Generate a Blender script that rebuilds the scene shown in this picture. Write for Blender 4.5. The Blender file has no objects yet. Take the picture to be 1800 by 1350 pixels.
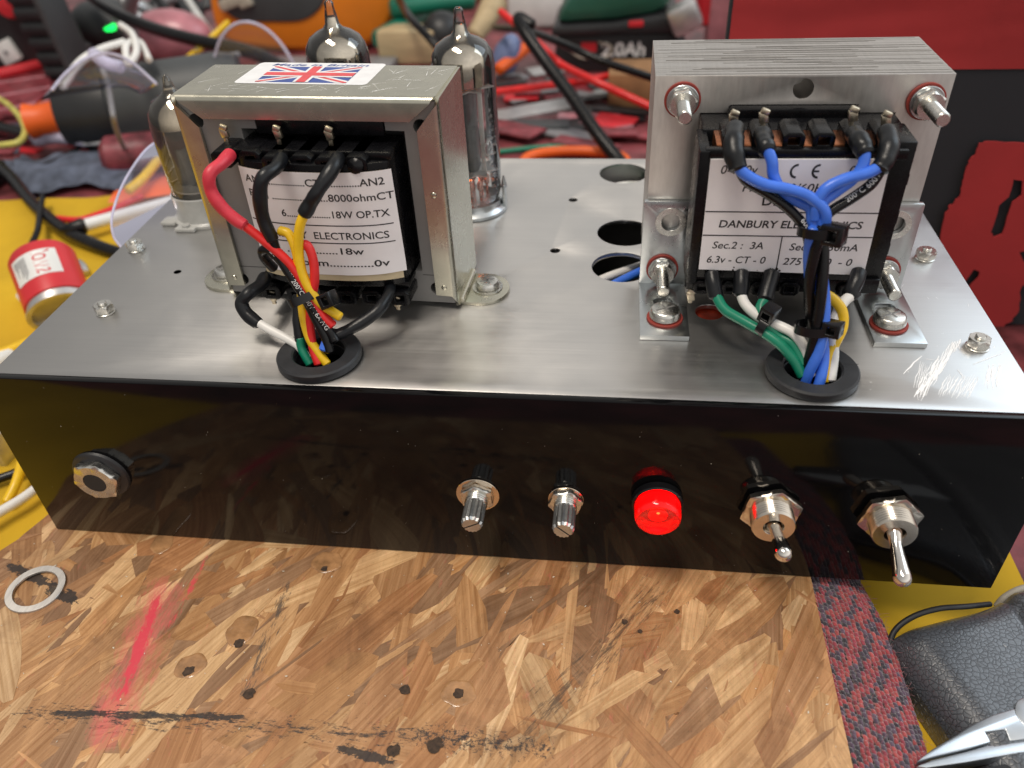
import bpy, bmesh, math, random
from mathutils import Vector, Matrix
random.seed(11)
S = 0.001                      # every coordinate below is in millimetres
PI = math.pi
scn = bpy.context.scene
COL = scn.collection

# ------------------------------------------------------------------ camera, world, lights, exposure
FPX = 1403.17
CAMPOS = Vector((35.063, -163.537, 134.408))
CAMROT = Matrix(((0.99212094, -0.03720782, 0.11963116),
                 (0.11699018, 0.61679207, -0.77838348),
                 (-0.0448256, 0.78624622, 0.61628528)))
cam = bpy.data.cameras.new('camera')
cam.sensor_width = 36
cam.lens = FPX / 1800 * 36
cam.clip_start = 0.005
cam.clip_end = 50
cam.dof.use_dof = True
cam.dof.focus_distance = 0.232
cam.dof.aperture_fstop = 12
camo = bpy.data.objects.new('camera', cam)
COL.objects.link(camo)
camo.matrix_world = Matrix.Translation(CAMPOS * S) @ CAMROT.to_4x4()
scn.camera = camo

world = bpy.data.worlds.new('World')
scn.world = world
world.use_nodes = True
wn, wl = world.node_tree.nodes, world.node_tree.links
bg = wn['Background']
tc = wn.new('ShaderNodeTexCoord')
sx = wn.new('ShaderNodeSeparateXYZ')
wl.new(tc.outputs['Generated'], sx.inputs[0])
rz = wn.new('ShaderNodeValToRGB')
rz.color_ramp.elements[0].position = 0.30
rz.color_ramp.elements[0].color = (0.05, 0.05, 0.055, 1)
rz.color_ramp.elements[1].position = 1.0
rz.color_ramp.elements[1].color = (0.42, 0.41, 0.40, 1)
for pos, c in ((0.50, (0.26, 0.24, 0.225, 1)), (0.60, (0.61, 0.59, 0.565, 1)), (0.76, (0.585, 0.57, 0.55, 1))):
    e = rz.color_ramp.elements.new(pos)
    e.color = c
ma = wn.new('ShaderNodeMath'); ma.operation = 'MULTIPLY_ADD'
ma.inputs[1].default_value = 0.5; ma.inputs[2].default_value = 0.5
wl.new(sx.outputs['Z'], ma.inputs[0]); wl.new(ma.outputs[0], rz.inputs[0])
wl.new(rz.outputs[0], bg.inputs[0])
mx = wn.new('ShaderNodeMath'); mx.operation = 'MULTIPLY_ADD'
mx.inputs[1].default_value = 0.52; mx.inputs[2].default_value = 0.89
wl.new(sx.outputs['X'], mx.inputs[0]); wl.new(mx.outputs[0], bg.inputs[1])


def area(name, loc, target, sx_, sy_, power, col):
    l = bpy.data.lights.new(name, 'AREA')
    l.shape = 'RECTANGLE'; l.size = sx_; l.size_y = sy_
    l.energy = power; l.color = col
    o = bpy.data.objects.new(name, l)
    COL.objects.link(o)
    o.location = loc
    o.rotation_euler = (Vector(target) - Vector(loc)).to_track_quat('-Z', 'Y').to_euler()
    return o


area('window_light', (1.22, 0.60, 1.08), (0.12, 0, 0), 1.0, 1.0, 5.5, (0.70, 0.86, 1.0))
area('ceiling_light', (-0.35, -0.25, 1.7), (0, 0.1, 0), 0.9, 0.35, 17, (1.0, 0.90, 0.78))
scn.view_settings.view_transform = 'Standard'
scn.view_settings.look = 'None'
scn.view_settings.exposure = 0.38
scn.view_settings.gamma = 1
scn.view_settings.use_curve_mapping = False
scn.cycles.use_denoising = True
scn.cycles.sample_clamp_indirect = 4
scn.cycles.max_bounces = 10
scn.cycles.transparent_max_bounces = 16

# ------------------------------------------------------------------ helpers: pixel of the photograph -> point on a real plane


def ray(px, py):
    return CAMROT @ Vector(((px - 900) / FPX, -(py - 675) / FPX, -1))


def on_z(px, py, z=0.0):
    d = ray(px, py)
    return CAMPOS + d * ((z - CAMPOS.z) / d.z)


def on_y(px, py, y=0.0):
    d = ray(px, py)
    return CAMPOS + d * ((y - CAMPOS.y) / d.y)


# ------------------------------------------------------------------ materials
def newmat(name):
    m = bpy.data.materials.new(name)
    m.use_nodes = True
    nt = m.node_tree
    return m, nt, nt.nodes, nt.links, nt.nodes['Principled BSDF']


def nmath(nt, op, a, b=None, c=None, clamp=False):
    n = nt.nodes.new('ShaderNodeMath'); n.operation = op; n.use_clamp = clamp
    for i, v in enumerate((a, b, c)):
        if v is None: continue
        if isinstance(v, (int, float)): n.inputs[i].default_value = v
        else: nt.links.new(v, n.inputs[i])
    return n.outputs[0]


def nmix(nt, fac, a, b, mode='MIX'):
    n = nt.nodes.new('ShaderNodeMix'); n.data_type = 'RGBA'; n.blend_type = mode
    for sock, v in ((n.inputs[0], fac), (n.inputs[6], a), (n.inputs[7], b)):
        if isinstance(v, (int, float)): sock.default_value = v
        elif isinstance(v, (tuple, list)): sock.default_value = (*v[:3], 1)
        else: nt.links.new(v, sock)
    return n.outputs[2]


def nramp(nt, fac, stops):
    n = nt.nodes.new('ShaderNodeValToRGB')
    el = n.color_ramp.elements
    while len(el) < len(stops): el.new(0.5)
    for e, (p, c) in zip(el, stops):
        e.position = p
        e.color = (c, c, c, 1) if isinstance(c, (int, float)) else (*c[:3], 1)
    nt.links.new(fac, n.inputs[0])
    return n.outputs[0]


def ncoord(nt, kind='Object', scale=(1, 1, 1), rot=(0, 0, 0)):
    """texture coordinates in millimetres"""
    t = nt.nodes.new('ShaderNodeTexCoord')
    m = nt.nodes.new('ShaderNodeMapping')
    k = 1000 if kind == 'Object' else 1
    m.inputs['Scale'].default_value = tuple(k * s for s in scale)
    m.inputs['Rotation'].default_value = rot
    nt.links.new(t.outputs[kind], m.inputs[0])
    return m.outputs[0]


def nnoise(nt, co, scale, detail=4, rough=0.55, dist=0):
    n = nt.nodes.new('ShaderNodeTexNoise')
    n.inputs['Scale'].default_value = scale
    n.inputs['Detail'].default_value = detail
    n.inputs['Roughness'].default_value = rough
    n.inputs['Distortion'].default_value = dist
    nt.links.new(co, n.inputs[0])
    return n.outputs[0]


def nbump(nt, h, strength, dist_mm, bs):
    b = nt.nodes.new('ShaderNodeBump')
    b.inputs['Strength'].default_value = strength
    b.inputs['Distance'].default_value = dist_mm * S
    nt.links.new(h, b.inputs['Height'])
    nt.links.new(b.outputs[0], bs.inputs['Normal'])


def mat(name, col, rough=0.5, metal=0.0, var=0.0, vs=0.08, bump=0.0, bs_=0.5, bd=0.2, coat=0.0, rvar=0.0,
        emit=None, es=1.0, spec=0.5, stretch=(1, 1, 1), sss=0.0):
    m, nt, N, L, b = newmat(name)
    b.inputs['Base Color'].default_value = (*col, 1)
    b.inputs['Roughness'].default_value = rough
    b.inputs['Metallic'].default_value = metal
    b.inputs['Coat Weight'].default_value = coat
    b.inputs['Coat Roughness'].default_value = 0.12
    b.inputs['Specular IOR Level'].default_value = spec
    co = ncoord(nt, 'Object', stretch)
    if var:
        f = nnoise(nt, co, vs, 5)
        f = nramp(nt, f, ((0.3, 0), (0.7, 1)))
        lo = tuple(c * (1 - var) for c in col); hi = tuple(min(1, c * (1 + var)) for c in col)
        L.new(nmix(nt, f, lo, hi), b.inputs['Base Color'])
    if rvar:
        f = nnoise(nt, co, vs * 2.3, 5)
        L.new(nmath(nt, 'MULTIPLY_ADD', f, rvar * 2, rough - rvar, True), b.inputs['Roughness'])
    if bump:
        nbump(nt, nnoise(nt, co, bs_, 4), bump, bd, b)
    if emit:
        b.inputs['Emission Color'].default_value = (*emit, 1)
        b.inputs['Emission Strength'].default_value = es
    return m


def thin_glass(name, tint=(1, 1, 1), edge=(0.8, 0.8, 0.9), gloss=1.0, dens=0.0, rough=0.02):
    """thin clear wall: transparent body with mirror reflection that grows at grazing angles"""
    m = bpy.data.materials.new(name); m.use_nodes = True
    nt = m.node_tree; nt.nodes.clear()
    out = nt.nodes.new('ShaderNodeOutputMaterial')
    tr = nt.nodes.new('ShaderNodeBsdfTransparent'); tr.inputs[0].default_value = (*tint, 1)
    gl = nt.nodes.new('ShaderNodeBsdfGlossy'); gl.inputs[0].default_value = (*edge, 1); gl.inputs[1].default_value = rough
    df = nt.nodes.new('ShaderNodeBsdfDiffuse'); df.inputs[0].default_value = (*edge, 1)
    fr = nt.nodes.new('ShaderNodeFresnel'); fr.inputs[0].default_value = 1.5
    lw = nt.nodes.new('ShaderNodeLayerWeight'); lw.inputs[0].default_value = 0.25
    m1 = nt.nodes.new('ShaderNodeMixShader'); m2 = nt.nodes.new('ShaderNodeMixShader')
    nt.links.new(nmath(nt, 'MULTIPLY_ADD', lw.outputs['Facing'], dens, dens * 0.35, True), m1.inputs[0])
    nt.links.new(tr.outputs[0], m1.inputs[1]); nt.links.new(df.outputs[0], m1.inputs[2])
    nt.links.new(nmath(nt, 'MULTIPLY', fr.outputs[0], gloss, None, True), m2.inputs[0])
    nt.links.new(m1.outputs[0], m2.inputs[1]); nt.links.new(gl.outputs[0], m2.inputs[2])
    nt.links.new(m2.outputs[0], out.inputs[0])
    return m


M = {}


def brushed(name, col, rough, streak=(0.015, 2.2, 1), var=0.1, smud=0.12, aniso=None):
    m, nt, N, L, b = newmat(name)
    if aniso:
        tg = nt.nodes.new('ShaderNodeCombineXYZ')
        for i in range(3): tg.inputs[i].default_value = aniso[i]
        b.inputs['Anisotropic'].default_value = 0.75
        L.new(tg.outputs[0], b.inputs['Tangent'])
    b.inputs['Metallic'].default_value = 1
    co = ncoord(nt, 'Object', streak)
    n1 = nnoise(nt, co, 1.0, 5, 0.6)
    co2 = ncoord(nt)
    n2 = nnoise(nt, co2, 0.035, 4, 0.6, 0.4)
    n3 = nnoise(nt, co2, 0.9, 3, 0.5)
    f = nmath(nt, 'MULTIPLY_ADD', n1, 0.6, nmath(nt, 'MULTIPLY', n2, 0.4))
    L.new(nmix(nt, f, tuple(c * (1 - var * 1.6) for c in col), tuple(min(1, c * (1 + var)) for c in col)), b.inputs['Base Color'])
    r = nmath(nt, 'MULTIPLY_ADD', n2, smud * 2, rough - smud)
    r = nmath(nt, 'MULTIPLY_ADD', n1, 0.10, nmath(nt, 'SUBTRACT', r, 0.05), True)
    L.new(r, b.inputs['Roughness'])
    h = nmath(nt, 'MULTIPLY_ADD', n3, 0.15, n1)
    nbump(nt, h, 0.12, 0.03, b)
    return m


M['alu'] = brushed('brushed_aluminium', (0.625, 0.615, 0.60), 0.37, aniso=(0, 1, 0))
M['zinc'] = brushed('yellow_zinc', (0.62, 0.60, 0.50), 0.27, (0.3, 0.3, 0.3), 0.16, 0.10)
M['zinc_blue'] = brushed('bright_zinc', (0.60, 0.63, 0.64), 0.30, (0.5, 0.5, 0.5), 0.14, 0.1)
M['steel'] = brushed('transformer_steel', (0.60, 0.575, 0.545), 0.42, (1.2, 0.03, 0.25), 0.18, 0.1, aniso=(0, 0, 1))
M['lam_edge'] = brushed('lamination_edges', (0.42, 0.40, 0.385), 0.45, (0.01, 3.0, 0.01), 0.22, 0.08)
M['lam_grey'] = mat('grey_lamination', (0.24, 0.235, 0.23), 0.42, 0.35, 0.10, 0.05, 0.05, 0.5)
M['nickel'] = mat('nickel_plate', (0.70, 0.64, 0.56), 0.20, 1, 0.08, 0.3, 0.06, 0.8, 0.05, rvar=0.08)
M['chrome'] = mat('polished_chrome', (0.78, 0.74, 0.69), 0.10, 1, 0.05, 0.3, rvar=0.05)
M['bolt'] = mat('plated_bolt', (0.68, 0.67, 0.63), 0.28, 1, 0.12, 0.4, 0.08, 1.0, 0.08, rvar=0.1)
M['shaft'] = mat('turned_aluminium', (0.55, 0.56, 0.56), 0.42, 1, 0.12, 0.5, rvar=0.1)
M['tin'] = mat('tinned_tag', (0.66, 0.58, 0.44), 0.33, 1, 0.2, 0.6, 0.3, 0.9, 0.25, rvar=0.1)
M['fibre'] = mat('red_fibre_washer', (0.27, 0.035, 0.025), 0.6, 0, 0.15, 0.5)
M['copper'] = mat('copper_winding', (0.50, 0.19, 0.09), 0.32, 1, 0.3, 0.8, 0.4, 0.2, 0.3, stretch=(0.05, 1, 6))
M['pot_washer'] = mat('plated_washer', (0.72, 0.60, 0.48), 0.14, 1, 0.08, 0.3)
M['bobbin'] = mat('black_bobbin_nylon', (0.004, 0.004, 0.005), 0.27, 0, 0.4, 0.3, 0.12, 0.5, 0.15, rvar=0.15, spec=0.26)
M['rubber'] = mat('black_rubber', (0.018, 0.019, 0.022), 0.48, 0, 0.35, 0.12, 0.15, 0.7, 0.15, rvar=0.12)
M['sleeve'] = mat('black_heatshrink', (0.007, 0.008, 0.010), 0.34, 0, 0.3, 0.3, 0.3, 0.35, 0.4, rvar=0.14, spec=0.36)
M['sleeve_red'] = mat('red_heatshrink', (0.62, 0.035, 0.06), 0.42, 0, 0.12, 0.3, 0.2, 0.35, 0.3)
M['w_black'] = mat('black_silicone', (0.005, 0.005, 0.006), 0.28, 0, 0.3, 0.2, 0.06, 0.4, 0.1, rvar=0.08, spec=0.32)
M['w_blue'] = mat('blue_silicone', (0.045, 0.16, 0.70), 0.33, 0, 0.12, 0.2, 0.06, 0.4, 0.1, rvar=0.08)
M['w_red'] = mat('red_silicone', (0.68, 0.02, 0.02), 0.33, 0, 0.12, 0.2, 0.06, 0.4, 0.1)
M['w_yellow'] = mat('yellow_silicone', (0.80, 0.50, 0.012), 0.33, 0, 0.10, 0.2, 0.06, 0.4, 0.1)
M['w_white'] = mat('white_silicone', (0.76, 0.75, 0.72), 0.35, 0, 0.06, 0.2, 0.06, 0.4, 0.1)
M['w_green'] = mat('green_silicone', (0.006, 0.20, 0.115), 0.33, 0, 0.15, 0.2, 0.06, 0.4, 0.1)
M['tie'] = mat('black_nylon_tie', (0.006, 0.006, 0.007), 0.24, 0, 0.2, 0.5, 0.1, 0.8, 0.1, spec=0.4)
M['paper'] = mat('label_paper', (0.84, 0.82, 0.84), 0.62, 0, 0.04, 0.12, 0.05, 0.2, 0.2)
M['card'] = mat('insulation_card', (0.55, 0.46, 0.30), 0.7, 0, 0.12, 0.2)
M['ink'] = mat('black_ink', (0.022, 0.022, 0.025), 0.55)
M['white_ink'] = mat('white_wire_ink', (0.70, 0.70, 0.70), 0.5)
M['flag_blue'] = mat('flag_blue', (0.035, 0.075, 0.30), 0.4, 0, 0.15, 0.4)
M['flag_red'] = mat('flag_red', (0.66, 0.07, 0.08), 0.4, 0, 0.12, 0.4)
M['flag_white'] = mat('flag_white', (0.76, 0.76, 0.77), 0.4, 0, 0.06, 0.3)
M['scratch'] = mat('scratched_metal', (0.90, 0.90, 0.90), 0.6, 0)
M['dark'] = mat('added_dark_sheet', (0.02, 0.02, 0.022), 0.7)
M['marker'] = mat('marker_ink', (0.012, 0.011, 0.05), 0.4)
M['glass'] = thin_glass('valve_glass', (0.97, 0.97, 0.96), (0.95, 0.95, 0.95), 1.5, 0.03)
M['glass_smoke'] = thin_glass('smoked_valve_glass', (0.88, 0.85, 0.80), (0.85, 0.83, 0.80), 1.6, 0.06)
M['getter'] = mat('getter_mirror', (0.58, 0.52, 0.43), 0.06, 1, 0.35, 0.12, rvar=0.03)
M['anode'] = mat('grey_anode', (0.16, 0.165, 0.17), 0.5, 0.5, 0.2, 0.3)
M['mica'] = mat('mica_spacer', (0.86, 0.84, 0.82), 0.5, 0, 0.1, 0.3)
M['heater'] = mat('glowing_heater', (0.8, 0.2, 0.05), 0.5, emit=(1.0, 0.20, 0.03), es=9)
M['pins'] = mat('valve_pins', (0.70, 0.42, 0.36), 0.25, 0.9, 0.2, 0.6)
M['ceramic'] = mat('white_ceramic', (0.42, 0.42, 0.40), 0.25, 0, 0.1, 0.2, coat=0.3)


def acrylic():
    m, nt, N, L, b = newmat('black_acrylic')
    co = ncoord(nt)
    b.inputs['Base Color'].default_value = (0.0035, 0.0035, 0.004, 1)
    n = nnoise(nt, co, 0.06, 5, 0.6, 0.6)
    r = nramp(nt, n, ((0.35, 0.06), (0.75, 0.13)))
    L.new(r, b.inputs['Roughness'])
    b.inputs['IOR'].default_value = 1.5
    b.inputs['Specular IOR Level'].default_value = 0.2
    # specks of dust on the gloss
    v = nt.nodes.new('ShaderNodeTexVoronoi'); v.inputs['Scale'].default_value = 0.22
    L.new(co, v.inputs[0])
    d = nmath(nt, 'LESS_THAN', v.outputs['Distance'], 0.035)
    d = nmath(nt, 'MULTIPLY', d, nmath(nt, 'GREATER_THAN', n, 0.5))
    L.new(nmix(nt, nmath(nt, 'MULTIPLY', d, 0.35), (0.0035, 0.0035, 0.004), (0.35, 0.34, 0.33)), b.inputs['Base Color'])
    return m


M['acrylic'] = acrylic()
m_, nt_, N_, L_, b_ = newmat('lit_red_lens')
b_.inputs['Base Color'].default_value = (0.85, 0.01, 0.012, 1)
b_.inputs['Roughness'].default_value = 0.08
b_.inputs['Transmission Weight'].default_value = 0.75
b_.inputs['Emission Color'].default_value = (1.0, 0.002, 0.003, 1)
b_.inputs['Emission Strength'].default_value = 0.09
M['lens'] = m_
M['led'] = mat('led_core', (0.8, 0.02, 0.01), 0.4, emit=(1.0, 0.001, 0.001), es=4.5)
M['led_die'] = mat('led_die', (1, 0.5, 0.1), 0.4, emit=(1.0, 0.33, 0.06), es=12)


def wood():
    m, nt, N, L, b = newmat('osb_strands')
    uv = ncoord(nt, 'UV', (0.022, 1.0, 1))
    co = ncoord(nt)
    at = nt.nodes.new('ShaderNodeAttribute'); at.attribute_name = 'tone'
    g1 = nnoise(nt, uv, 0.9, 6, 0.62, 0.5)
    uv2 = ncoord(nt, 'UV', (0.012, 0.33, 1))
    wv = nt.nodes.new('ShaderNodeTexWave'); wv.bands_direction = 'Y'
    wv.inputs['Scale'].default_value = 0.55; wv.inputs['Distortion'].default_value = 5
    wv.inputs['Detail'].default_value = 3; wv.inputs['Detail Scale'].default_value = 1.2
    L.new(uv2, wv.inputs[0])
    base = at.outputs['Color']
    dark = nmix(nt, 1.0, base, (0.72, 0.63, 0.52), 'MULTIPLY')
    lite = nmix(nt, 1.0, base, (1.12, 1.13, 1.16), 'MULTIPLY')
    c = nmix(nt, nramp(nt, g1, ((0.33, 0), (0.62, 1))), dark, lite)
    c = nmix(nt, nmath(nt, 'MULTIPLY', nramp(nt, wv.outputs['Fac'], ((0.6, 0), (0.98, 1))), 0.12), c, dark)
    wash = nnoise(nt, ncoord(nt, 'Object', (1, 0.16, 1), (0, 0, math.radians(34))), 0.10, 6, 0.7, 0.3)
    c = nmix(nt, nmath(nt, 'MULTIPLY', nramp(nt, wash, ((0.42, 0), (0.66, 1))), 0.6), c, nmix(nt, 1.0, c, (0.60, 0.50, 0.42), 'MULTIPLY'))
    c = nmix(nt, nmath(nt, 'MULTIPLY', nramp(nt, wash, ((0.34, 1), (0.46, 0))), 0.5), c, nmix(nt, 1.0, c, (1.28, 1.30, 1.32), 'MULTIPLY'))
    # grime in blotches
    gr = nnoise(nt, co, 0.045, 6, 0.65, 0.6)
    c = nmix(nt, nmath(nt, 'MULTIPLY', nramp(nt, gr, ((0.52, 0), (0.68, 1))), 0.55), c, nmix(nt, 1.0, c, (0.38, 0.32, 0.28), 'MULTIPLY'))
    fine = nnoise(nt, co, 1.6, 3, 0.6)
    c = nmix(nt, nmath(nt, 'MULTIPLY', nramp(nt, fine, ((0.62, 0), (0.74, 1))), 0.45), c, (0.05, 0.03, 0.02))
    t = nt.nodes.new('ShaderNodeTexCoord'); sp = nt.nodes.new('ShaderNodeSeparateXYZ')
    L.new(t.outputs['Object'], sp.inputs[0])
    X = nmath(nt, 'MULTIPLY', sp.outputs[0], 1000.0); Y = nmath(nt, 'MULTIPLY', sp.outputs[1], 1000.0)

    def streak(p, q, w, nsc=0.35, thr=0.5, soft=0.12, along=(1, 1)):
        """worn paint along the segment p-q (mm on the board)"""
        dx, dy = q[0] - p[0], q[1] - p[1]; ln = math.hypot(dx, dy); dx /= ln; dy /= ln
        ax = nmath(nt, 'SUBTRACT', X, p[0]); ay = nmath(nt, 'SUBTRACT', Y, p[1])
        u = nmath(nt, 'MULTIPLY_ADD', ax, dx, nmath(nt, 'MULTIPLY', ay, dy))
        v = nmath(nt, 'MULTIPLY_ADD', ax, -dy, nmath(nt, 'MULTIPLY', ay, dx))
        cmb = nt.nodes.new('ShaderNodeCombineXYZ')
        L.new(nmath(nt, 'MULTIPLY', u, along[0]), cmb.inputs[0]); L.new(nmath(nt, 'MULTIPLY', v, along[1]), cmb.inputs[1])
        n = nnoise(nt, cmb.outputs[0], nsc, 6, 0.7)
        n2 = nnoise(nt, cmb.outputs[0], nsc * 5, 4, 0.7)
        fv = nmath(nt, 'SUBTRACT', 1.0, nmath(nt, 'DIVIDE', nmath(nt, 'ABSOLUTE', v), w), None, True)
        fu = nmath(nt, 'MULTIPLY', nmath(nt, 'DIVIDE', u, ln * 0.12, None, True),
                   nmath(nt, 'DIVIDE', nmath(nt, 'SUBTRACT', ln, u), ln * 0.12, None, True), None, True)
        k = nmath(nt, 'MULTIPLY', fv, fu)
        k = nmath(nt, 'MULTIPLY', nmath(nt, 'POWER', k, 0.6), 0.62)
        k = nmath(nt, 'ADD', k, nmath(nt, 'MULTIPLY_ADD', n, 1.5, -0.75))
        k = nmath(nt, 'ADD', k, nmath(nt, 'MULTIPLY_ADD', n2, 0.8, -0.4))
        return nramp(nt, k, ((thr - soft, 0), (thr + soft, 1)))

    def bp(px, py):
        v = on_z(px, py, -65.65); return (v.x, v.y)
    for p, q, w, nsc, thr, soft, col, al in (
            ((372, 965), (290, 1120), 2.6, 0.35, 0.62, 0.10, (0.62, 0.07, 0.08), (0.3, 1)),
            ((300, 1010), (170, 1330), 8.5, 0.18, 0.48, 0.30, (0.62, 0.12, 0.11), (0.35, 1)),
            ((285, 1040), (205, 1240), 3.0, 0.25, 0.42, 0.08, (0.66, 0.045, 0.075), (0.3, 1)),
            ((60, 1250), (470, 1263), 2.0, 0.35, 0.46, 0.05, (0.012, 0.012, 0.014), (0.3, 1.4)),
            ((-60, 1245), (1000, 1310), 9.0, 0.55, 0.66, 0.06, (0.025, 0.022, 0.022), (0.35, 1.6)),
            ((700, 1290), (1000, 1320), 8.0, 0.7, 0.62, 0.05, (0.02, 0.02, 0.022), (1, 1)),
            ((10, 985), (145, 1062), 3.2, 0.22, 0.42, 0.03, (0.012, 0.013, 0.015), (0.5, 1)),
            ((590, 1308), (700, 1345), 2.2, 0.3, 0.40, 0.03, (0.012, 0.013, 0.015), (0.5, 1)),
            ((880, 1330), (1190, 1000), 14.0, 0.30, 0.66, 0.10, (0.10, 0.06, 0.035), (0.22, 1.6)),
            ((520, 1000), (415, 1260), 6.0, 0.4, 0.64, 0.08, (0.10, 0.07, 0.05), (0.25, 1.5))):
        f = streak(bp(*p), bp(*q), w, nsc, thr, soft, al)
        c = nmix(nt, nmath(nt, 'MULTIPLY', f, 0.9), c, col)
    L.new(c, b.inputs['Base Color'])
    L.new(nmath(nt, 'MULTIPLY_ADD', g1, 0.25, 0.30), b.inputs['Roughness'])
    h = nmath(nt, 'MULTIPLY_ADD', fine, 0.3, g1)
    nbump(nt, h, 0.45, 0.22, b)
    return m


M['osb'] = wood()


def leather():
    m, nt, N, L, b = newmat('pebbled_leather')
    co = ncoord(nt)
    wob = nt.nodes.new('ShaderNodeTexNoise'); wob.inputs['Scale'].default_value = 0.35
    L.new(co, wob.inputs[0])
    add = nt.nodes.new('ShaderNodeMixRGB'); add.blend_type = 'ADD'; add.inputs[0].default_value = 1.1
    L.new(co, add.inputs[1]); L.new(wob.outputs['Color'], add.inputs[2])
    v = nt.nodes.new('ShaderNodeTexVoronoi'); v.feature = 'DISTANCE_TO_EDGE'
    v.inputs['Scale'].default_value = 0.72; v.inputs['Randomness'].default_value = 1
    L.new(add.outputs[0], v.inputs[0])
    h = nramp(nt, v.outputs['Distance'], ((0.0, 0), (0.07, 0.85), (0.22, 1)))
    nbump(nt, h, 1.0, 0.28, b)
    b.inputs['Coat Weight'].default_value = 1.0
    b.inputs['Coat Roughness'].default_value = 0.28
    b.inputs['Base Color'].default_value = (0.075, 0.083, 0.098, 1)
    b.inputs['Roughness'].default_value = 0.33
    return m


M['leather'] = leather()
m_, nt_, N_, L_, b_ = newmat('wool_yarn')
at_ = nt_.nodes.new('ShaderNodeAttribute'); at_.attribute_name = 'tone'
co_ = ncoord(nt_)
nf_ = nnoise(nt_, co_, 2.2, 4, 0.6)
L_.new(nmix(nt_, nramp(nt_, nf_, ((0.3, 0), (0.7, 1))), nmix(nt_, 1.0, at_.outputs['Color'], (0.55, 0.55, 0.6), 'MULTIPLY'), at_.outputs['Color']), b_.inputs['Base Color'])
b_.inputs['Roughness'].default_value = 0.9
b_.inputs['Sheen Weight'].default_value = 0.7
nbump(nt_, nf_, 0.8, 0.25, b_)
M['wool'] = m_


def fabric(name, col, var=0.2):
    m, nt, N, L, b = newmat(name)
    co = ncoord(nt)
    ck = nt.nodes.new('ShaderNodeTexWave'); ck.inputs['Scale'].default_value = 0.5; ck.bands_direction = 'Z'
    ck2 = nt.nodes.new('ShaderNodeTexWave'); ck2.inputs['Scale'].default_value = 0.5; ck2.bands_direction = 'X'
    L.new(co, ck.inputs[0]); L.new(co, ck2.inputs[0])
    n = nnoise(nt, co, 0.02, 5, 0.6)
    L.new(nmix(nt, n, tuple(c * (1 - var) for c in col), tuple(c * (1 + var) for c in col)), b.inputs['Base Color'])
    b.inputs['Roughness'].default_value = 0.85
    nbump(nt, nmath(nt, 'ADD', ck.outputs['Fac'], ck2.outputs['Fac']), 0.25, 0.2, b)
    return m


M['banner_red'] = fabric('banner_red', (0.35, 0.022, 0.024), 0.32)
M['banner_black'] = fabric('banner_black', (0.016, 0.017, 0.022))


# ------------------------------------------------------------------ mesh builder
def frame(axis):
    a = Vector(axis).normalized()
    ref = Vector((0, 0, 1)) if abs(a.z) < 0.9 else Vector((0, 1, 0))
    u = ref.cross(a).normalized()
    return u, a.cross(u).normalized(), a


def spline(pts, sub=8, closed=False):
    P = [Vector(p) for p in pts]
    n = len(P)
    if n < 3 and not closed: return [P[0].lerp(P[-1], i / sub) for i in range(sub + 1)]
    out = []
    rng = range(n if closed else n - 1)
    for i in rng:
        p1, p2 = P[i], P[(i + 1) % n]
        p0 = P[i - 1] if (closed or i > 0) else p1 * 2 - p2
        p3 = P[(i + 2) % n] if (closed or i + 2 < n) else p2 * 2 - p1
        for k in range(sub):
            t = k / sub
            out.append(0.5 * ((2 * p1) + (p2 - p0) * t + (2 * p0 - 5 * p1 + 4 * p2 - p3) * t * t + (3 * p1 - p0 - 3 * p2 + p3) * t ** 3))
    if not closed: out.append(P[-1].copy())
    return out


ORG = {}


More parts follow.
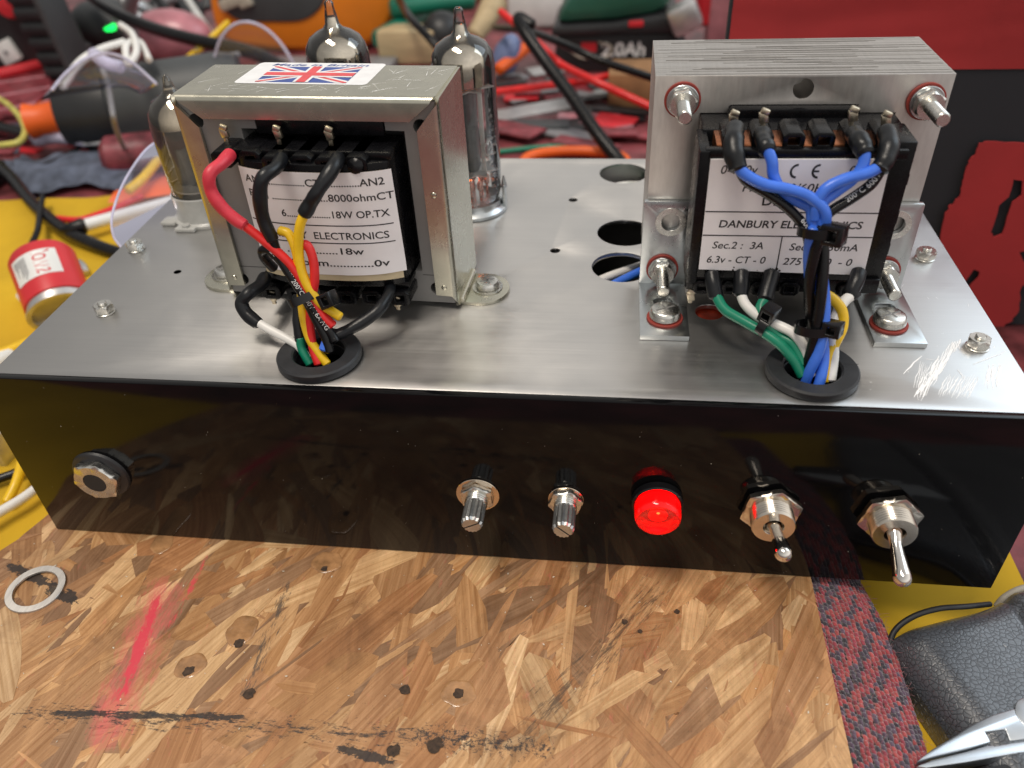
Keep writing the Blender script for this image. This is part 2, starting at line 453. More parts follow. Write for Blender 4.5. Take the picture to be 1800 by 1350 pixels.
class MB:
    def __init__(s):
        s.v, s.f, s.c, s.uv = [], [], [], []
        s.tone = None

    def add(s, vs, fs, tone=None, uvs=None):
        o = len(s.v)
        s.v += [Vector(v) for v in vs]
        s.f += [tuple(i + o for i in f) for f in fs]
        s.c += [tone] * len(fs)
        s.uv += (uvs if uvs else [(0, 0)] * len(vs))
        return s

    def bm(s, bm, mtx=None):
        if mtx is not None: bmesh.ops.transform(bm, matrix=mtx, verts=bm.verts)
        bm.verts.index_update()
        s.add([v.co.copy() for v in bm.verts], [[v.index for v in f.verts] for f in bm.faces])
        bm.free()
        return s

    def box(s, x0, x1, y0, y1, z0, z1, b=0.3, mtx=None, seg=2):
        bm = bmesh.new()
        bmesh.ops.create_cube(bm, size=1)
        for v in bm.verts:
            v.co = Vector((x0 + (v.co.x + .5) * (x1 - x0), y0 + (v.co.y + .5) * (y1 - y0), z0 + (v.co.z + .5) * (z1 - z0)))
        if b: bmesh.ops.bevel(bm, geom=bm.edges[:], offset=b, segments=seg, affect='EDGES', profile=0.5)
        return s.bm(bm, mtx)

    def obox(s, c, ax, half, b=0.3):
        """box centred at c with local axes ax (3 vectors) and half sizes"""
        a = [Vector(x).normalized() for x in ax]
        m = Matrix.Translation(Vector(c)) @ Matrix((a[0], a[1], a[2])).transposed().to_4x4()
        return s.box(-half[0], half[0], -half[1], half[1], -half[2], half[2], b, m)

    def lathe(s, prof, o, axis=(0, 0, 1), seg=32, ph=0.0, ripple=None):
        """prof: list of (radius, height along axis)"""
        u, w, a = frame(axis); o = Vector(o)
        vs, fs = [], []
        for r, h in prof:
            for k in range(seg):
                t = 2 * PI * k / seg + ph
                rr = r * (ripple(k) if ripple else 1)
                vs.append(o + a * h + (u * math.cos(t) + w * math.sin(t)) * rr)
        n = len(prof)
        for i in range(n - 1):
            for k in range(seg):
                k2 = (k + 1) % seg
                fs.append((i * seg + k, i * seg + k2, (i + 1) * seg + k2, (i + 1) * seg + k))
        if prof[0][0] > 1e-6: fs.append(tuple(range(seg))[::-1])
        if prof[-1][0] > 1e-6: fs.append(tuple((n - 1) * seg + k for k in range(seg)))
        return s.add(vs, fs)

    def ring(s, ri, ro, h0, h1, o, axis=(0, 0, 1), seg=40, b=0.0):
        u, w, a = frame(axis); o = Vector(o)
        if b:
            prof = [(ri + b, h0), (ro - b, h0), (ro, h0 + b), (ro, h1 - b), (ro - b, h1), (ri + b, h1), (ri, h1 - b), (ri, h0 + b)]
        else:
            prof = [(ri, h0), (ro, h0), (ro, h1), (ri, h1)]
        n = len(prof); vs, fs = [], []
        for r, h in prof:
            for k in range(seg):
                t = 2 * PI * k / seg
                vs.append(o + a * h + (u * math.cos(t) + w * math.sin(t)) * r)
        for i in range(n):
            j = (i + 1) % n
            for k in range(seg):
                k2 = (k + 1) % seg
                fs.append((i * seg + k, i * seg + k2, j * seg + k2, j * seg + k))
        return s.add(vs, fs)

    def hexnut(s, af, h, ri, o, axis=(0, 0, 1), ph=0.0):
        """hexagonal nut with chamfered corners and a round bore"""
        u, w, a = frame(axis); o = Vector(o); seg = 48
        ro = af / math.sqrt(3)

        def rad(t):
            t = (t % (PI / 3)) - PI / 6
            return af / 2 / math.cos(t)
        prof = []
        vs, fs = [], []
        rows = [('c', 0.0, ri), ('m', 0.0, 0.94), ('h', h * 0.16, 1), ('h', h * 0.84, 1), ('m', h, 0.93), ('c', h, ri), ]
        for kind, hh, q in rows:
            for k in range(seg):
                t = 2 * PI * k / seg
                R = rad(t)
                if kind == 'c': r = q
                elif kind == 'm': r = min(R * 0.985, af / 2 * 0.97)
                else: r = min(R, ro * 0.985)
                vs.append(o + a * hh + (u * math.cos(t + ph) + w * math.sin(t + ph)) * r)
        n = len(rows)
        for i in range(n):
            j = (i + 1) % n
            for k in range(seg):
                k2 = (k + 1) % seg
                fs.append((i * seg + k, i * seg + k2, j * seg + k2, j * seg + k))
        return s.add(vs, fs)

    def thread(s, r, h0, h1, o, axis, pitch=0.7, seg=28, depth=0.18, tip=0.4):
        prof = [(0, h0), (r, h0)]
        h = h0
        while h < h1 - tip:
            prof += [(r, h), (r - depth, h + pitch * 0.5)]
            h += pitch
        prof += [(r, h1 - tip), (r - tip, h1), (0, h1)]
        return s.lathe(prof, o, axis, seg)

    def tube(s, pts, r, seg=14, sub=8, closed=False, cap=True, flat=None, tone=None):
        P = spline(pts, sub, closed)
        n = len(P)
        T = []
        for i in range(n):
            a = P[(i + 1) % n] if (closed or i < n - 1) else P[i]
            b = P[i - 1] if (closed or i > 0) else P[i]
            d = a - b
            T.append(d.normalized() if d.length > 1e-9 else Vector((0, 0, 1)))
        u, w, _ = frame(T[0])
        vs, fs = [], []
        for i in range(n):
            if i:
                q = T[i - 1].rotation_difference(T[i])
                u = q @ u
            u = (u - T[i] * u.dot(T[i])).normalized()
            w = T[i].cross(u)
            rr = r(i / (n - 1)) if callable(r) else r
            for k in range(seg):
                t = 2 * PI * k / seg
                vs.append(P[i] + (u * math.cos(t) * (flat or 1) + w * math.sin(t)) * rr)
        for i in range(n if closed else n - 1):
            j = (i + 1) % n
            for k in range(seg):
                k2 = (k + 1) % seg
                fs.append((i * seg + k, i * seg + k2, j * seg + k2, j * seg + k))
        if not closed and cap:
            rr = r(0) if callable(r) else r
            for e, sg in ((0, -1), (n - 1, 1)):
                rr = (r(0 if e == 0 else 1) if callable(r) else r)
                o = len(vs)
                for k in range(seg):
                    vs.append(P[e] + (vs[e * seg + k] - P[e]) * 0.72 + T[e] * sg * rr * 0.28)
                for k in range(seg):
                    k2 = (k + 1) % seg
                    q = (e * seg + k, e * seg + k2, o + k2, o + k)
                    fs.append(q[::-1] if sg < 0 else q)
                cp = tuple(o + k for k in range(seg))
                fs.append(cp[::-1] if sg < 0 else cp)
        return s.add(vs, fs, tone)

    def prism(s, poly, axis, lo, hi, holes=(), b=0.0, mtx=None):
        """polygon (list of 2-D points) with holes, extruded along an axis"""
        def to3(p, h):
            return {'z': (p[0], p[1], h), 'y': (p[0], h, p[1]), 'x': (h, p[0], p[1])}[axis]
        bm = bmesh.new()
        loops = [poly] + list(holes)
        eds = []
        for lp in loops:
            vs = [bm.verts.new(to3(p, lo)) for p in lp]
            for i in range(len(vs)): eds.append(bm.edges.new((vs[i], vs[(i + 1) % len(vs)])))
        if len(loops) == 1:
            bm.faces.new(bm.verts[:])
        else:
            bmesh.ops.triangle_fill(bm, use_beauty=True, use_dissolve=False, edges=eds)
        r = bmesh.ops.extrude_face_region(bm, geom=bm.faces[:])
        d = Vector(to3((0, 0), hi - lo))
        bmesh.ops.translate(bm, verts=[g for g in r['geom'] if isinstance(g, bmesh.types.BMVert)], vec=d)
        bmesh.ops.recalc_face_normals(bm, faces=bm.faces[:])
        if b:
            es = [e for e in bm.edges if len(e.link_faces) == 2 and e.calc_face_angle(0) > 0.6]
            bmesh.ops.bevel(bm, geom=es, offset=b, segments=2, affect='EDGES', profile=0.5)
        return s.bm(bm, mtx)

    def flat(s, polys, fn):
        for p in polys:
            s.add([fn(*q) for q in p], [tuple(range(len(p)))])
        return s

    def build(s, name, m, parent=None, origin=None, ang=38, label=None):
        me = bpy.data.meshes.new(name)
        o0 = ORG[parent] if parent is not None else Vector(origin if origin is not None else (0, 0, 0))
        me.from_pydata([(v - o0) * S for v in s.v], [], s.f)
        me.polygons.foreach_set('use_smooth', [True] * len(me.polygons))
        if any(c is not None for c in s.c):
            a = me.attributes.new('tone', 'FLOAT_COLOR', 'FACE')
            buf = []
            for c in s.c: buf += [*(c or (0.5, 0.5, 0.5)), 1]
            a.data.foreach_set('color', buf)
            uvl = me.uv_layers.new(name='grain')
            li = [0] * len(me.loops); me.loops.foreach_get('vertex_index', li)
            buf = []
            for i in li: buf += s.uv[i]
            uvl.data.foreach_set('uv', buf)
        me.set_sharp_from_angle(angle=math.radians(ang))
        me.materials.append(M[m] if isinstance(m, str) else m)
        o = bpy.data.objects.new(name, me)
        COL.objects.link(o)
        if parent is not None: o.parent = parent
        else: o.location = o0 * S
        ORG[o] = o0
        if label: o['label'] = label
        return o


def tag(o, label, cat, group=None, kind=None):
    o['label'] = label; o['category'] = cat
    if group: o['group'] = group
    if kind: o['kind'] = kind
    return o


def thing(name, label, cat, origin, group=None):
    o = bpy.data.objects.new(name, None)
    o.empty_display_size = 0.01
    COL.objects.link(o)
    o.location = Vector(origin) * S
    ORG[o] = Vector(origin)
    return tag(o, label, cat, group)


def dup(root, origin, label, rz=0.0):
    r = root.copy(); COL.objects.link(r)
    r.location = Vector(origin) * S; r.rotation_euler = (0, 0, rz); r['label'] = label
    for ch in root.children:
        c = ch.copy(); COL.objects.link(c); c.parent = r
        for g in ch.children:
            d = g.copy(); COL.objects.link(d); d.parent = c
    return r


def circ(cx, cy, r, n=32, r2=None):
    return [(cx + r * math.cos(2 * PI * k / n), cy + (r2 or r) * math.sin(2 * PI * k / n)) for k in range(n)]


def rrect(x0, x1, y0, y1, r, n=6):
    out = []
    for cx, cy, a in ((x1 - r, y1 - r, 0), (x0 + r, y1 - r, 90), (x0 + r, y0 + r, 180), (x1 - r, y0 + r, 270)):
        for k in range(n + 1):
            t = math.radians(a + 90 * k / n)
            out.append((cx + r * math.cos(t), cy + r * math.sin(t)))
    return out


def glyphs(txt, size, align='CENTER', shear=0.0, offset=0.0, width=None, res=3):
    """flat outline of a line of lettering: vertices (x, y) and faces"""
    cu = bpy.data.curves.new('lettering', 'FONT')
    cu.body = txt; cu.size = size; cu.align_x = align; cu.align_y = 'CENTER'
    cu.shear = shear; cu.offset = offset; cu.resolution_u = res
    o = bpy.data.objects.new('lettering', cu)
    COL.objects.link(o)
    bpy.context.view_layer.update()
    me = o.to_mesh()
    vs = [(v.co.x, v.co.y) for v in me.vertices]
    fs = [tuple(p.vertices) for p in me.polygons]
    o.to_mesh_clear()
    bpy.data.objects.remove(o); bpy.data.curves.remove(cu)
    if width and vs:
        xs = [v[0] for v in vs]; k = width / (max(xs) - min(xs)); 
        c = {'CENTER': (max(xs) + min(xs)) / 2, 'LEFT': min(xs), 'RIGHT': max(xs)}[align]
        t = {'CENTER': 0, 'LEFT': 0, 'RIGHT': 0}[align]
        vs = [((x - c) * k + t, y) for x, y in vs]
    return vs, fs


def letter(mb, txt, size, fn, align='CENTER', shear=0.0, offset=0.0, width=None):
    vs, fs = glyphs(txt, size, align, shear, offset, width)
    mb.add([fn(*v) for v in vs], fs)


def wire_text(mb, pts, txt, size, r, start, flip=1, up=(0, -0.62, 0.78), sub=10):
    """lettering printed along a wire, wrapped on its round surface"""
    P = spline(pts, sub)
    acc = [0]
    for a, b in zip(P, P[1:]): acc.append(acc[-1] + (b - a).length)

    def at(sv):
        sv = max(0, min(acc[-1] - 1e-6, sv))
        for i in range(len(P) - 1):
            if acc[i + 1] > sv:
                k = (sv - acc[i]) / max(1e-9, acc[i + 1] - acc[i])
                return P[i].lerp(P[i + 1], k), (P[i + 1] - P[i]).normalized()
        return P[-1], (P[-1] - P[-2]).normalized()
    vs, fs = glyphs(txt, size, 'LEFT')
    out = []
    for x, y in vs:
        c, t = at(start + x if flip > 0 else start - x)
        n = Vector(up); n = (n - t * n.dot(t)).normalized()
        w = n.cross(t) * flip
        a = y / r
        out.append(c + (n * math.cos(a) + w * math.sin(a)) * (r + 0.04))
    mb.add(out, fs)


def W(*pts):
    return [on_y(px, py, y) for px, py, y in pts]


# ------------------------------------------------------------------ the setting
H = 65.65
BENCH = -86.0
mb = MB()
mb.box(-1500, 1500, -420, 1500, BENCH - 20, BENCH, 0)
M['bench'] = mat('cluttered_bench_top', (0.17, 0.040, 0.046), 0.45, 0, 0.85, 0.03, 0.3, 0.2, 0.5, rvar=0.15)
o = mb.build('workbench', 'bench'); o['kind'] = 'structure'

# ------------------------------------------------------------------ OSB board
board = None
mb = MB()
edge = [(-166, -125), (-163.5, -72), (-165.5, -30), (-166, -12), (-160.5, -3), (-157.5, 8), (-157, 60), (98, 60), (98.3, -0.5), (98.6, -58), (99, -125)]
mb.prism(edge, 'z', -H - 15, -H - 0.75)
for i in range(len(mb.c)): mb.c[i] = (0.40, 0.21, 0.09)


def clip_poly(poly, ed):
    """clip to a convex-ish outline, half-plane by half-plane"""
    for (a, b) in ed:
        out = []
        nx, ny = -(b[1] - a[1]), b[0] - a[0]
        ds = [(p[0] - a[0]) * nx + (p[1] - a[1]) * ny for p in poly]
        for i in range(len(poly)):
            j = (i + 1) % len(poly)
            if ds[i] >= 0: out.append(poly[i])
            if (ds[i] >= 0) != (ds[j] >= 0):
                t = ds[i] / (ds[i] - ds[j])
                out.append((poly[i][0] + (poly[j][0] - poly[i][0]) * t, poly[i][1] + (poly[j][1] - poly[i][1]) * t))
        poly = out
        if len(poly) < 3: return []
    return poly


hull = [((-163.8, -125), (98.9, -125)), ((99, -125), (98.2, 60)), ((98, 20), (-157, 20)), ((-157, 20), (-160.5, -3)), ((-160.5, -3), (-164.5, -14)), ((-163.8, -14), (-163.8, -125))]
pal = [(0.47, 0.24, 0.085), (0.56, 0.315, 0.125), (0.42, 0.19, 0.062), (0.64, 0.40, 0.18), (0.38, 0.165, 0.055), (0.52, 0.265, 0.09), (0.46, 0.23, 0.09), (0.28, 0.15, 0.072), (0.59, 0.34, 0.14), (0.50, 0.255, 0.095), (0.66, 0.43, 0.21), (0.33, 0.18, 0.085)]
rs = random.Random(4)
mean = (0.50, 0.26, 0.095)
NS = 2300
for i in range(NS):
    if i > 1750: ln, wd = rs.uniform(5, 36), rs.uniform(.6, 4)
    else: ln, wd = rs.uniform(38, 125), min(24, rs.lognormvariate(2.3, .5))
    cx, cy = rs.uniform(-175, 108), rs.uniform(-130, 22)
    a = math.radians(rs.choice([rs.gauss(50, 10), rs.gauss(56, 14), rs.gauss(84, 10), rs.gauss(62, 25), rs.gauss(60, 12), rs.uniform(0, 180)]))
    n = 13
    pw, pw2 = rs.uniform(2.5, 7), rs.uniform(2.5, 7)
    def hw(t, p):
        return wd / 2 * (1 - rs.uniform(.72, 1.0) * abs(2 * t - 1) ** p) * rs.uniform(.86, 1.08)
    top = [(-ln / 2 + ln * k / n + rs.gauss(0, .8), hw(k / n, pw)) for k in range(n + 1)]
    bot = [(ln / 2 - ln * k / n + rs.gauss(0, .8), -hw(1 - k / n, pw2)) for k in range(n + 1)]
    poly = top + bot
    sk = rs.uniform(-.3, .3)
    bw = rs.uniform(-.0012, .0012)
    poly = [(x + y * sk, y + bw * x * x) for x, y in poly]
    loc = [(cx + x * math.cos(a) - y * math.sin(a), cy + x * math.sin(a) + y * math.cos(a)) for x, y in poly]
    loc = clip_poly(loc[::-1] if False else loc, hull)
    if len(loc) < 3: continue
    z0 = -H - 0.42 + 0.36 * rs.random() * (0.35 + 0.65 * i / NS)
    tx, ty = rs.gauss(0, .002), rs.gauss(0, .002)
    k = rs.uniform(0.85, 1.15); pc = rs.choice(pal)
    g_ = sum(pc) / 3
    tone = tuple(min(.9, (c * .80 + m_2 * .10 + g_ * .115) * k) for c, m_2 in zip(pc, mean))
    off = (rs.uniform(0, 900), rs.uniform(0, 900))
    vs, uvs = [], []
    for x, y in loc:
        dx, dy = x - cx, y - cy
        lx, ly = dx * math.cos(a) + dy * math.sin(a), -dx * math.sin(a) + dy * math.cos(a)
        vs.append((x, y, min(-H - 0.02, z0 + dx * tx + dy * ty))); uvs.append((lx + off[0], ly + off[1]))
    m = len(vs)
    vs += [(x, y, z - 0.22) for x, y, z in vs]; uvs += uvs
    area2 = sum(loc[i][0] * loc[(i + 1) % m][1] - loc[(i + 1) % m][0] * loc[i][1] for i in range(m))
    top_f = tuple(range(m)) if area2 > 0 else tuple(range(m))[::-1]
    sides = [(i, i + m, (i + 1) % m + m, (i + 1) % m) if area2 > 0 else (i, (i + 1) % m, (i + 1) % m + m, i + m) for i in range(m)]
    mb.add(vs, [top_f] + sides, tone, uvs)
board = mb.build('osb_board', 'osb', None, (0, 0, -H - 15), ang=20)
tag(board, 'worn orange-brown strand board with pink and black paint streaks under the amplifier', 'wooden board')
M['hole'] = mat('screw_hole', (0.05, 0.028, 0.016), 0.8, 0, .6, .8)
M['resin'] = mat('dried_resin', (0.36, 0.19, 0.085), 0.16, 0, 0.35, 0.25, 0.6, 0.35, 0.5, coat=0.6)
for px, py, r in ((332, 1180, 1.7), (437, 1220, 1.9), (712, 1213, 1.6), (806, 1220, 1.7), (1186, 895, 1.4), (1098, 1093, 1.0), (765, 1310, 2.1), (692, 1320, 1.8), (420, 1130, 1.6), (1190, 1075, 0.9), (1125, 1110, .7), (570, 1000, 1.2)):
    p = on_z(px, py, -H)
    m1 = MB()
    m1.lathe([(r * 1.0, 0.02), (r * 0.8, -0.08), (r * .5, -0.12), (0, -0.13)], (p.x, p.y, -H + 0.10), (0, 0, 1), 14, ripple=lambda k: rs.uniform(.72, 1.15))
    m1.build('screw_hole', 'hole', board)
for px, py, r in ((806, 1218, 4.4), (425, 1108, 4.9), (335, 1170, 4.2), (285, 955, 4.0), (575, 988, 4.6)):
    p = on_z(px, py, -H)
    m1 = MB()
    m1.lathe([(r, 0), (r * .93, 0.14), (r * .80, 0.09), (r * .5, 0.05), (r * .2, 0.03), (0, 0.03)], (p.x, p.y, -H - 0.02), (0, 0, 1), 26, ripple=lambda k, f=rs.uniform(0, 6): 1 + .10 * math.sin(2 * PI * k * 2 / 26 + f) + .05 * math.sin(2 * PI * k * 5 / 26 + 2 * f))
    m1.build('resin_spot', 'resin', board)

# sawdust and dust flecks
M['dust'] = mat('pale_dust', (0.62, 0.56, 0.46), .9)


def flecks(n, fn, lo, hi):
    m1 = MB()
    for i in range(n):
        p, ux, uy, nn = fn()
        a = rs.uniform(0, 6.3); l = rs.uniform(lo, hi) * rs.uniform(.5, 1); w = l * rs.uniform(.2, .6)
        d = ux * math.cos(a) + uy * math.sin(a); q = uy * math.cos(a) - ux * math.sin(a)
        h = nn * rs.uniform(.03, .12)
        m1.add([p + d * l + h, p + q * w + h * 1.5, p - d * l * .8 + h, p - q * w * .7 + h * .8], [(0, 1, 2, 3)])
    return m1


UX, UY, UZ = Vector((1, 0, 0)), Vector((0, 1, 0)), Vector((0, 0, 1))
o = flecks(170, lambda: (Vector((rs.uniform(-158, 96), rs.uniform(-85, -1), -H)), UX, UY, UZ), .15, .7).build('sawdust', 'dust', board); o['kind'] = 'stuff'
# loose steel ring on the board
p0 = on_z(64, 1037, -H)
mb = MB()
mb.ring(6.6, 8.9, 0, 0.9, (p0.x, p0.y, -H + 0.02), (0.03, -0.02, 1), 56, 0.12)
o = mb.build('washer', 'steel', None, (p0.x, p0.y, -H))
tag(o, 'large thin steel ring washer lying flat on the wooden board', 'washer')

# ------------------------------------------------------------------ the amplifier
amp = thing('amplifier', 'home-built valve amplifier with bare aluminium top, black gloss front and two transformers', 'amplifier', (0, 80, -H))
TX0, TX1, TY0, TY1 = -144.2, 144.5, 2.3, 161.6
plate_holes = [circ(38, 146.8, 9.6), circ(39, 95.5, 9.8), circ(38, 71.2, 9.8), circ(15.1, 81.5, 1.7, 16), circ(19, 121.7, 1.7, 16), circ(64.6, 45, 4.2, 24),
               circ(-48, 14.6, 8.5), circ(89.2, 15, 8.5)]
mb = MB()
mb.prism([(TX0, TY0), (TX1, TY0), (TX1, TY1), (TX0, TY1)], 'z', -1.6, 0, plate_holes, b=0.25)
mb.build('top_plate', 'alu', amp)
mb = MB()
mb.box(TX0 + .4, TX0 + 2, TY0 + .1, TY1, -H + 1, -1.65, 0.2); mb.box(TX1 - 2, TX1 - .4, TY0 + .1, TY1, -H + 1, -1.65, 0.2)
mb.box(TX0 + 2.05, TX1 - 2.05, TY1 - 2, TY1 - .4, -H + 1, -1.65, 0.2)
mb.build('side_wall', 'alu', amp)
mb = MB(); mb.box(TX0 + 2.2, TX1 - 2.2, TY0 + .3, TY1 - 2.3, -H + .2, -H + 1.6, 0)  # added bottom sheet, coloured dark to keep the open chassis dark inside
mb.build('added_dark_base', 'dark', amp)
mb = MB(); mb.box(-150, 150, 0, 2.25, -H + .05, 0.0, 0.22)
mb.build('front_panel', 'acrylic', amp)
# scratches on the plate, right front
mb = MB()
rs = random.Random(3)


def stroke(u0, v0, u1, v1, w):
    a = on_z(1560 + u0 / 7.5, 600 + v0 / 7.5, 0); b = on_z(1560 + u1 / 7.5, 600 + v1 / 7.5, 0)
    n = 5
    mid = [a.lerp(b, k / n) + Vector((rs.gauss(0, .12), rs.gauss(0, .12), 0)) for k in range(n + 1)]
    d = (b - a).normalized(); nn = Vector((-d.y, d.x, 0))
    vs = []; zz = rs.uniform(.02, .075); tl = rs.uniform(-.004, .004)
    for k, q in enumerate(mid):
        ww = w * (0.25 + math.sin(PI * (k + .3) / (n + .6)) * rs.uniform(.6, 1))
        vs += [q + nn * ww / 2 + Vector((0, 0, zz + tl * k)), q - nn * ww / 2 + Vector((0, 0, zz + tl * k))]
    mb.add(vs, [(2 * k, 2 * k + 1, 2 * k + 3, 2 * k + 2)[::-1] for k in range(n)])


for i in range(34):
    t = rs.random(); cu, cv = 450 + 330 * t + rs.gauss(0, 45), 650 - 480 * t + rs.gauss(0, 40)
    L2 = rs.uniform(70, 200); stroke(cu - L2 * .42, cv + L2 * .8, cu + L2 * .42, cv - L2 * .8, rs.uniform(.12, .42))
for i in range(15):
    u = 660 + i * 30; stroke(u, 720 + rs.uniform(-20, 40), u + rs.uniform(110, 160), 430 + rs.uniform(0, 50), rs.uniform(.12, .26))
for i in range(16):
    u = rs.uniform(1280, 1480); stroke(u, rs.uniform(480, 640), u + rs.uniform(10, 70), rs.uniform(300, 420), rs.uniform(.15, .4))
for i in range(6): stroke(340 + i * 30, 620, 440 + i * 20, 260 + i * 15, .15)
for i in range(9): stroke(720 + i * 28, 250 - i * 18, 820 + i * 18, 30 - i * 8, rs.uniform(.12, .3))
stroke(205, 430, 450, 195, .4); stroke(480, 230, 620, 250, .15); stroke(1130, 310, 1560, 130, .25); stroke(920, 370, 1000, 480, .2)
for i in range(26):
    u, v = rs.uniform(-250, 1500), rs.uniform(-800, 900); a = rs.uniform(0, 6.3); l = rs.uniform(10, 50)
    p = on_z(1560 + u / 7.5, 600 + v / 7.5, 0)
    if p.x < 141 and p.y > 5 and not (42 < p.x < 124 and 27 < p.y < 100): stroke(u, v, u + l * math.cos(a), v + l * math.sin(a), .12)
mb.build('scratches', 'scratch', amp)
def on_plate():
    while True:
        x, y = rs.uniform(-142, 142), rs.uniform(4, 158)
        if not (-92 < x < -8 and 40 < y < 80) and not (42 < x < 124 and 27 < y < 100) and all((x - a) ** 2 + (y - b) ** 2 > 160 for a, b in ((38, 147), (39, 95), (38, 71), (-48, 14), (89, 15), (-18, 113), (-62, 116), (-121, 104))): return Vector((x, y, 0)), UX, UY, UZ


o = flecks(110, on_plate, .10, .34).build('plate_dust', 'dust', amp); o['kind'] = 'stuff'
o = flecks(60, lambda: (Vector((rs.uniform(-148, 148), 0, rs.uniform(-64, -2))), UX, UZ, -UY), .08, .26).build('panel_dust', 'dust', amp); o['kind'] = 'stuff'
mb = MB(); mb.lathe([(0, 0.02), (1.3, 0.02)], (-114.1, 61.6, 0.02), (0, 0, 1), 20)
mb.build('marker_dot', 'marker', amp)
mb = MB(); mb.lathe([(0, 0), (5.5, 0), (5.5, -.5), (0, -.5)][::-1], (64.6, 45.6, -2.4), (0, 0, 1), 24)  # added disc, coloured red for the lamp's glow inside the chassis
M['painted_glow_disc'] = mat('painted_red_glow', (0.62, 0.07, 0.03), .45, 0, .3, .3)
mb.build('painted_glow_disc', 'painted_glow_disc', amp)
# wiring seen through the open valve holes
for pts, m in (([(25, 60, -8), (36, 70, -6), (48, 82, -6)], 'w_blue'), ([(22, 64, -7), (32, 74, -6.5), (45, 88, -9)], 'w_white'), ([(30, 58, -9), (44, 70, -8), (52, 80, -8)], 'w_green'),
               ([(26, 138, -8), (38, 146, -6), (52, 152, -7)], 'w_green'), ([(24, 142, -8), (36, 150, -7), (50, 156, -9)], 'w_white')):
    mb = MB(); mb.tube(pts, 1.5); mb.build('inner_wire', m, amp)
# rubber grommets
for gx, gy, rot in ((-48, 14.6, 0), (89.2, 15, 1)):
    mb = MB()
    mb.ring(7.4, 12.1, 0.05, 2.9, (gx, gy, 0), (0, 0, 1), 56, 0.5)
    mb.ring(7.4, 8.4, -4, 0.1, (gx, gy, 0), (0, 0, 1), 40, 0.2)
    g = mb.build('grommet', 'rubber', amp)
    if rot:
        mb = MB(); mb.box(8.0, 12.1, -.09, .09, 2.86, 2.93, 0, Matrix.Translation((gx, gy, 0)) @ Matrix.Rotation(math.radians(8), 4, 'Z'))
        mb.box(7.6, 12.0, -.09, .09, 2.86, 2.93, 0, Matrix.Translation((gx, gy, 0)) @ Matrix.Rotation(math.radians(232), 4, 'Z'))
        mb.build('split_line', 'dark', g)


def hexscrew(x, y, ph):
    m1 = MB(); m1.lathe([(2.9, 0.0), (3.1, .15), (3.1, .45), (2.9, .6)], (x, y, 0), seg=28)
    nut = m1.build('nut', 'bolt', amp)
    m1 = MB(); m1.hexnut(5.5, 2.6, 1.3, (x, y, .62), ph=ph); m1.build('hex', 'bolt', nut)
    m1 = MB(); m1.thread(1.45, .6, 4.0, (x, y, 0), (0, 0, 1), .5, 18, .1, .3); m1.build('screw_tip', 'bolt', nut)


hexscrew(-126.3, 35.4, .3); hexscrew(136.3, 30.5, .1); hexscrew(136.0, 80.3, .5); hexscrew(-137.2, 76.7, .2)


def panhead(x, y, z, par, r=4.6, h=2.6, ph=.4, name='screw'):
    m1 = MB(); m1.lathe([(r * .92, 0), (r, .3), (r, h * .55), (r * .85, h * .9), (r * .6, h), (0, h)], (x, y, z), seg=36)
    s = m1.build(name, 'bolt', par)
    m1 = MB()
    for k in range(2):
        m1.box(-r * .62, r * .62, -.38, .38, h - .9, h + .03, 0.05, Matrix.Translation((x, y, z)) @ Matrix.Rotation(ph + k * PI / 2, 4, 'Z'))
    m1.build(name + '_recess', 'dark' if False else 'lam_grey', par)
    return s


# ---- controls on the front panel (axis -y)
FZ = -37.3
AX = (0, -1, 0)
# jack socket
jx, jz = -122.6, -37.4
mb = MB(); mb.lathe([(9.2, 0), (8.9, .8), (8.0, 1.3), (5.0, 1.3)], (jx, -.02, jz), AX, 48)
jack = mb.build('jack_socket', 'rubber', amp)
mb = MB(); mb.hexnut(13.4, 2.9, 3.7, (jx, -1.3, jz), AX, 0.15); mb.build('jack_nut', 'bolt', jack)
mb = MB(); mb.lathe([(3.58, 2.85), (3.68, -1), (0, -1)], (jx, -1.3, jz), AX, 32); mb.build('jack_bore', 'dark', jack)
# two potentiometers
for px_, big, ang in ((-2.2, 1, 0.5), (24.0, 0, -0.75)):
    mb = MB(); mb.ring(3.2, 6.5 if big else 5.2, 0.0, .55, (px_, -.02, FZ), AX, 44, .12)
    pot = mb.build('potentiometer', 'pot_washer', amp)
    mb = MB(); mb.hexnut(9.2, 2.0, 3.0, (px_, -.6, FZ), AX, .2 + .4 * big); mb.build('pot_nut', 'bolt', pot)
    mb = MB(); mb.thread(3.4, .4, 4.6, (px_, 0, FZ), AX, .75, 32, .15, .4); mb.build('bushing', 'bolt', pot)
    mb = MB(); seg = 36
    ks = lambda k: 1.0 if k % 2 else 0.93
    for sg in (-1, 1):            # the two split halves of the knurled shaft
        n = 15
        arc = []
        for k in range(n):
            t = ang + (0.09 if sg > 0 else PI + .09) + (PI - .18) * k / (n - 1)
            rr = 3.2 * (1.0 if k % 2 else .89)
            arc.append((rr * math.cos(t), rr * math.sin(t)))
        vs = []
        for hh, q in ((4.4, 1), (11.6, 1), (12.5, .86)):
            vs += [(px_ + x * q, -hh, FZ + y * q) for x, y in arc]
        fs = [(r * n + k, r * n + k + 1, (r + 1) * n + k + 1, (r + 1) * n + k)[::-1] for r in range(2) for k in range(n - 1)]
        fs += [(r * n + n - 1, r * n, (r + 1) * n, (r + 1) * n + n - 1)[::-1] for r in range(2)]
        fs.append(tuple(2 * n + k for k in range(n))[::-1])
        mb.add(vs, fs)
    mb.lathe([(0, 4.3), (2.75, 4.4), (2.75, 8.4), (0, 8.5)], (px_, 0, FZ), AX, 24)
    mb.build('shaft', 'shaft', pot, ang=20)
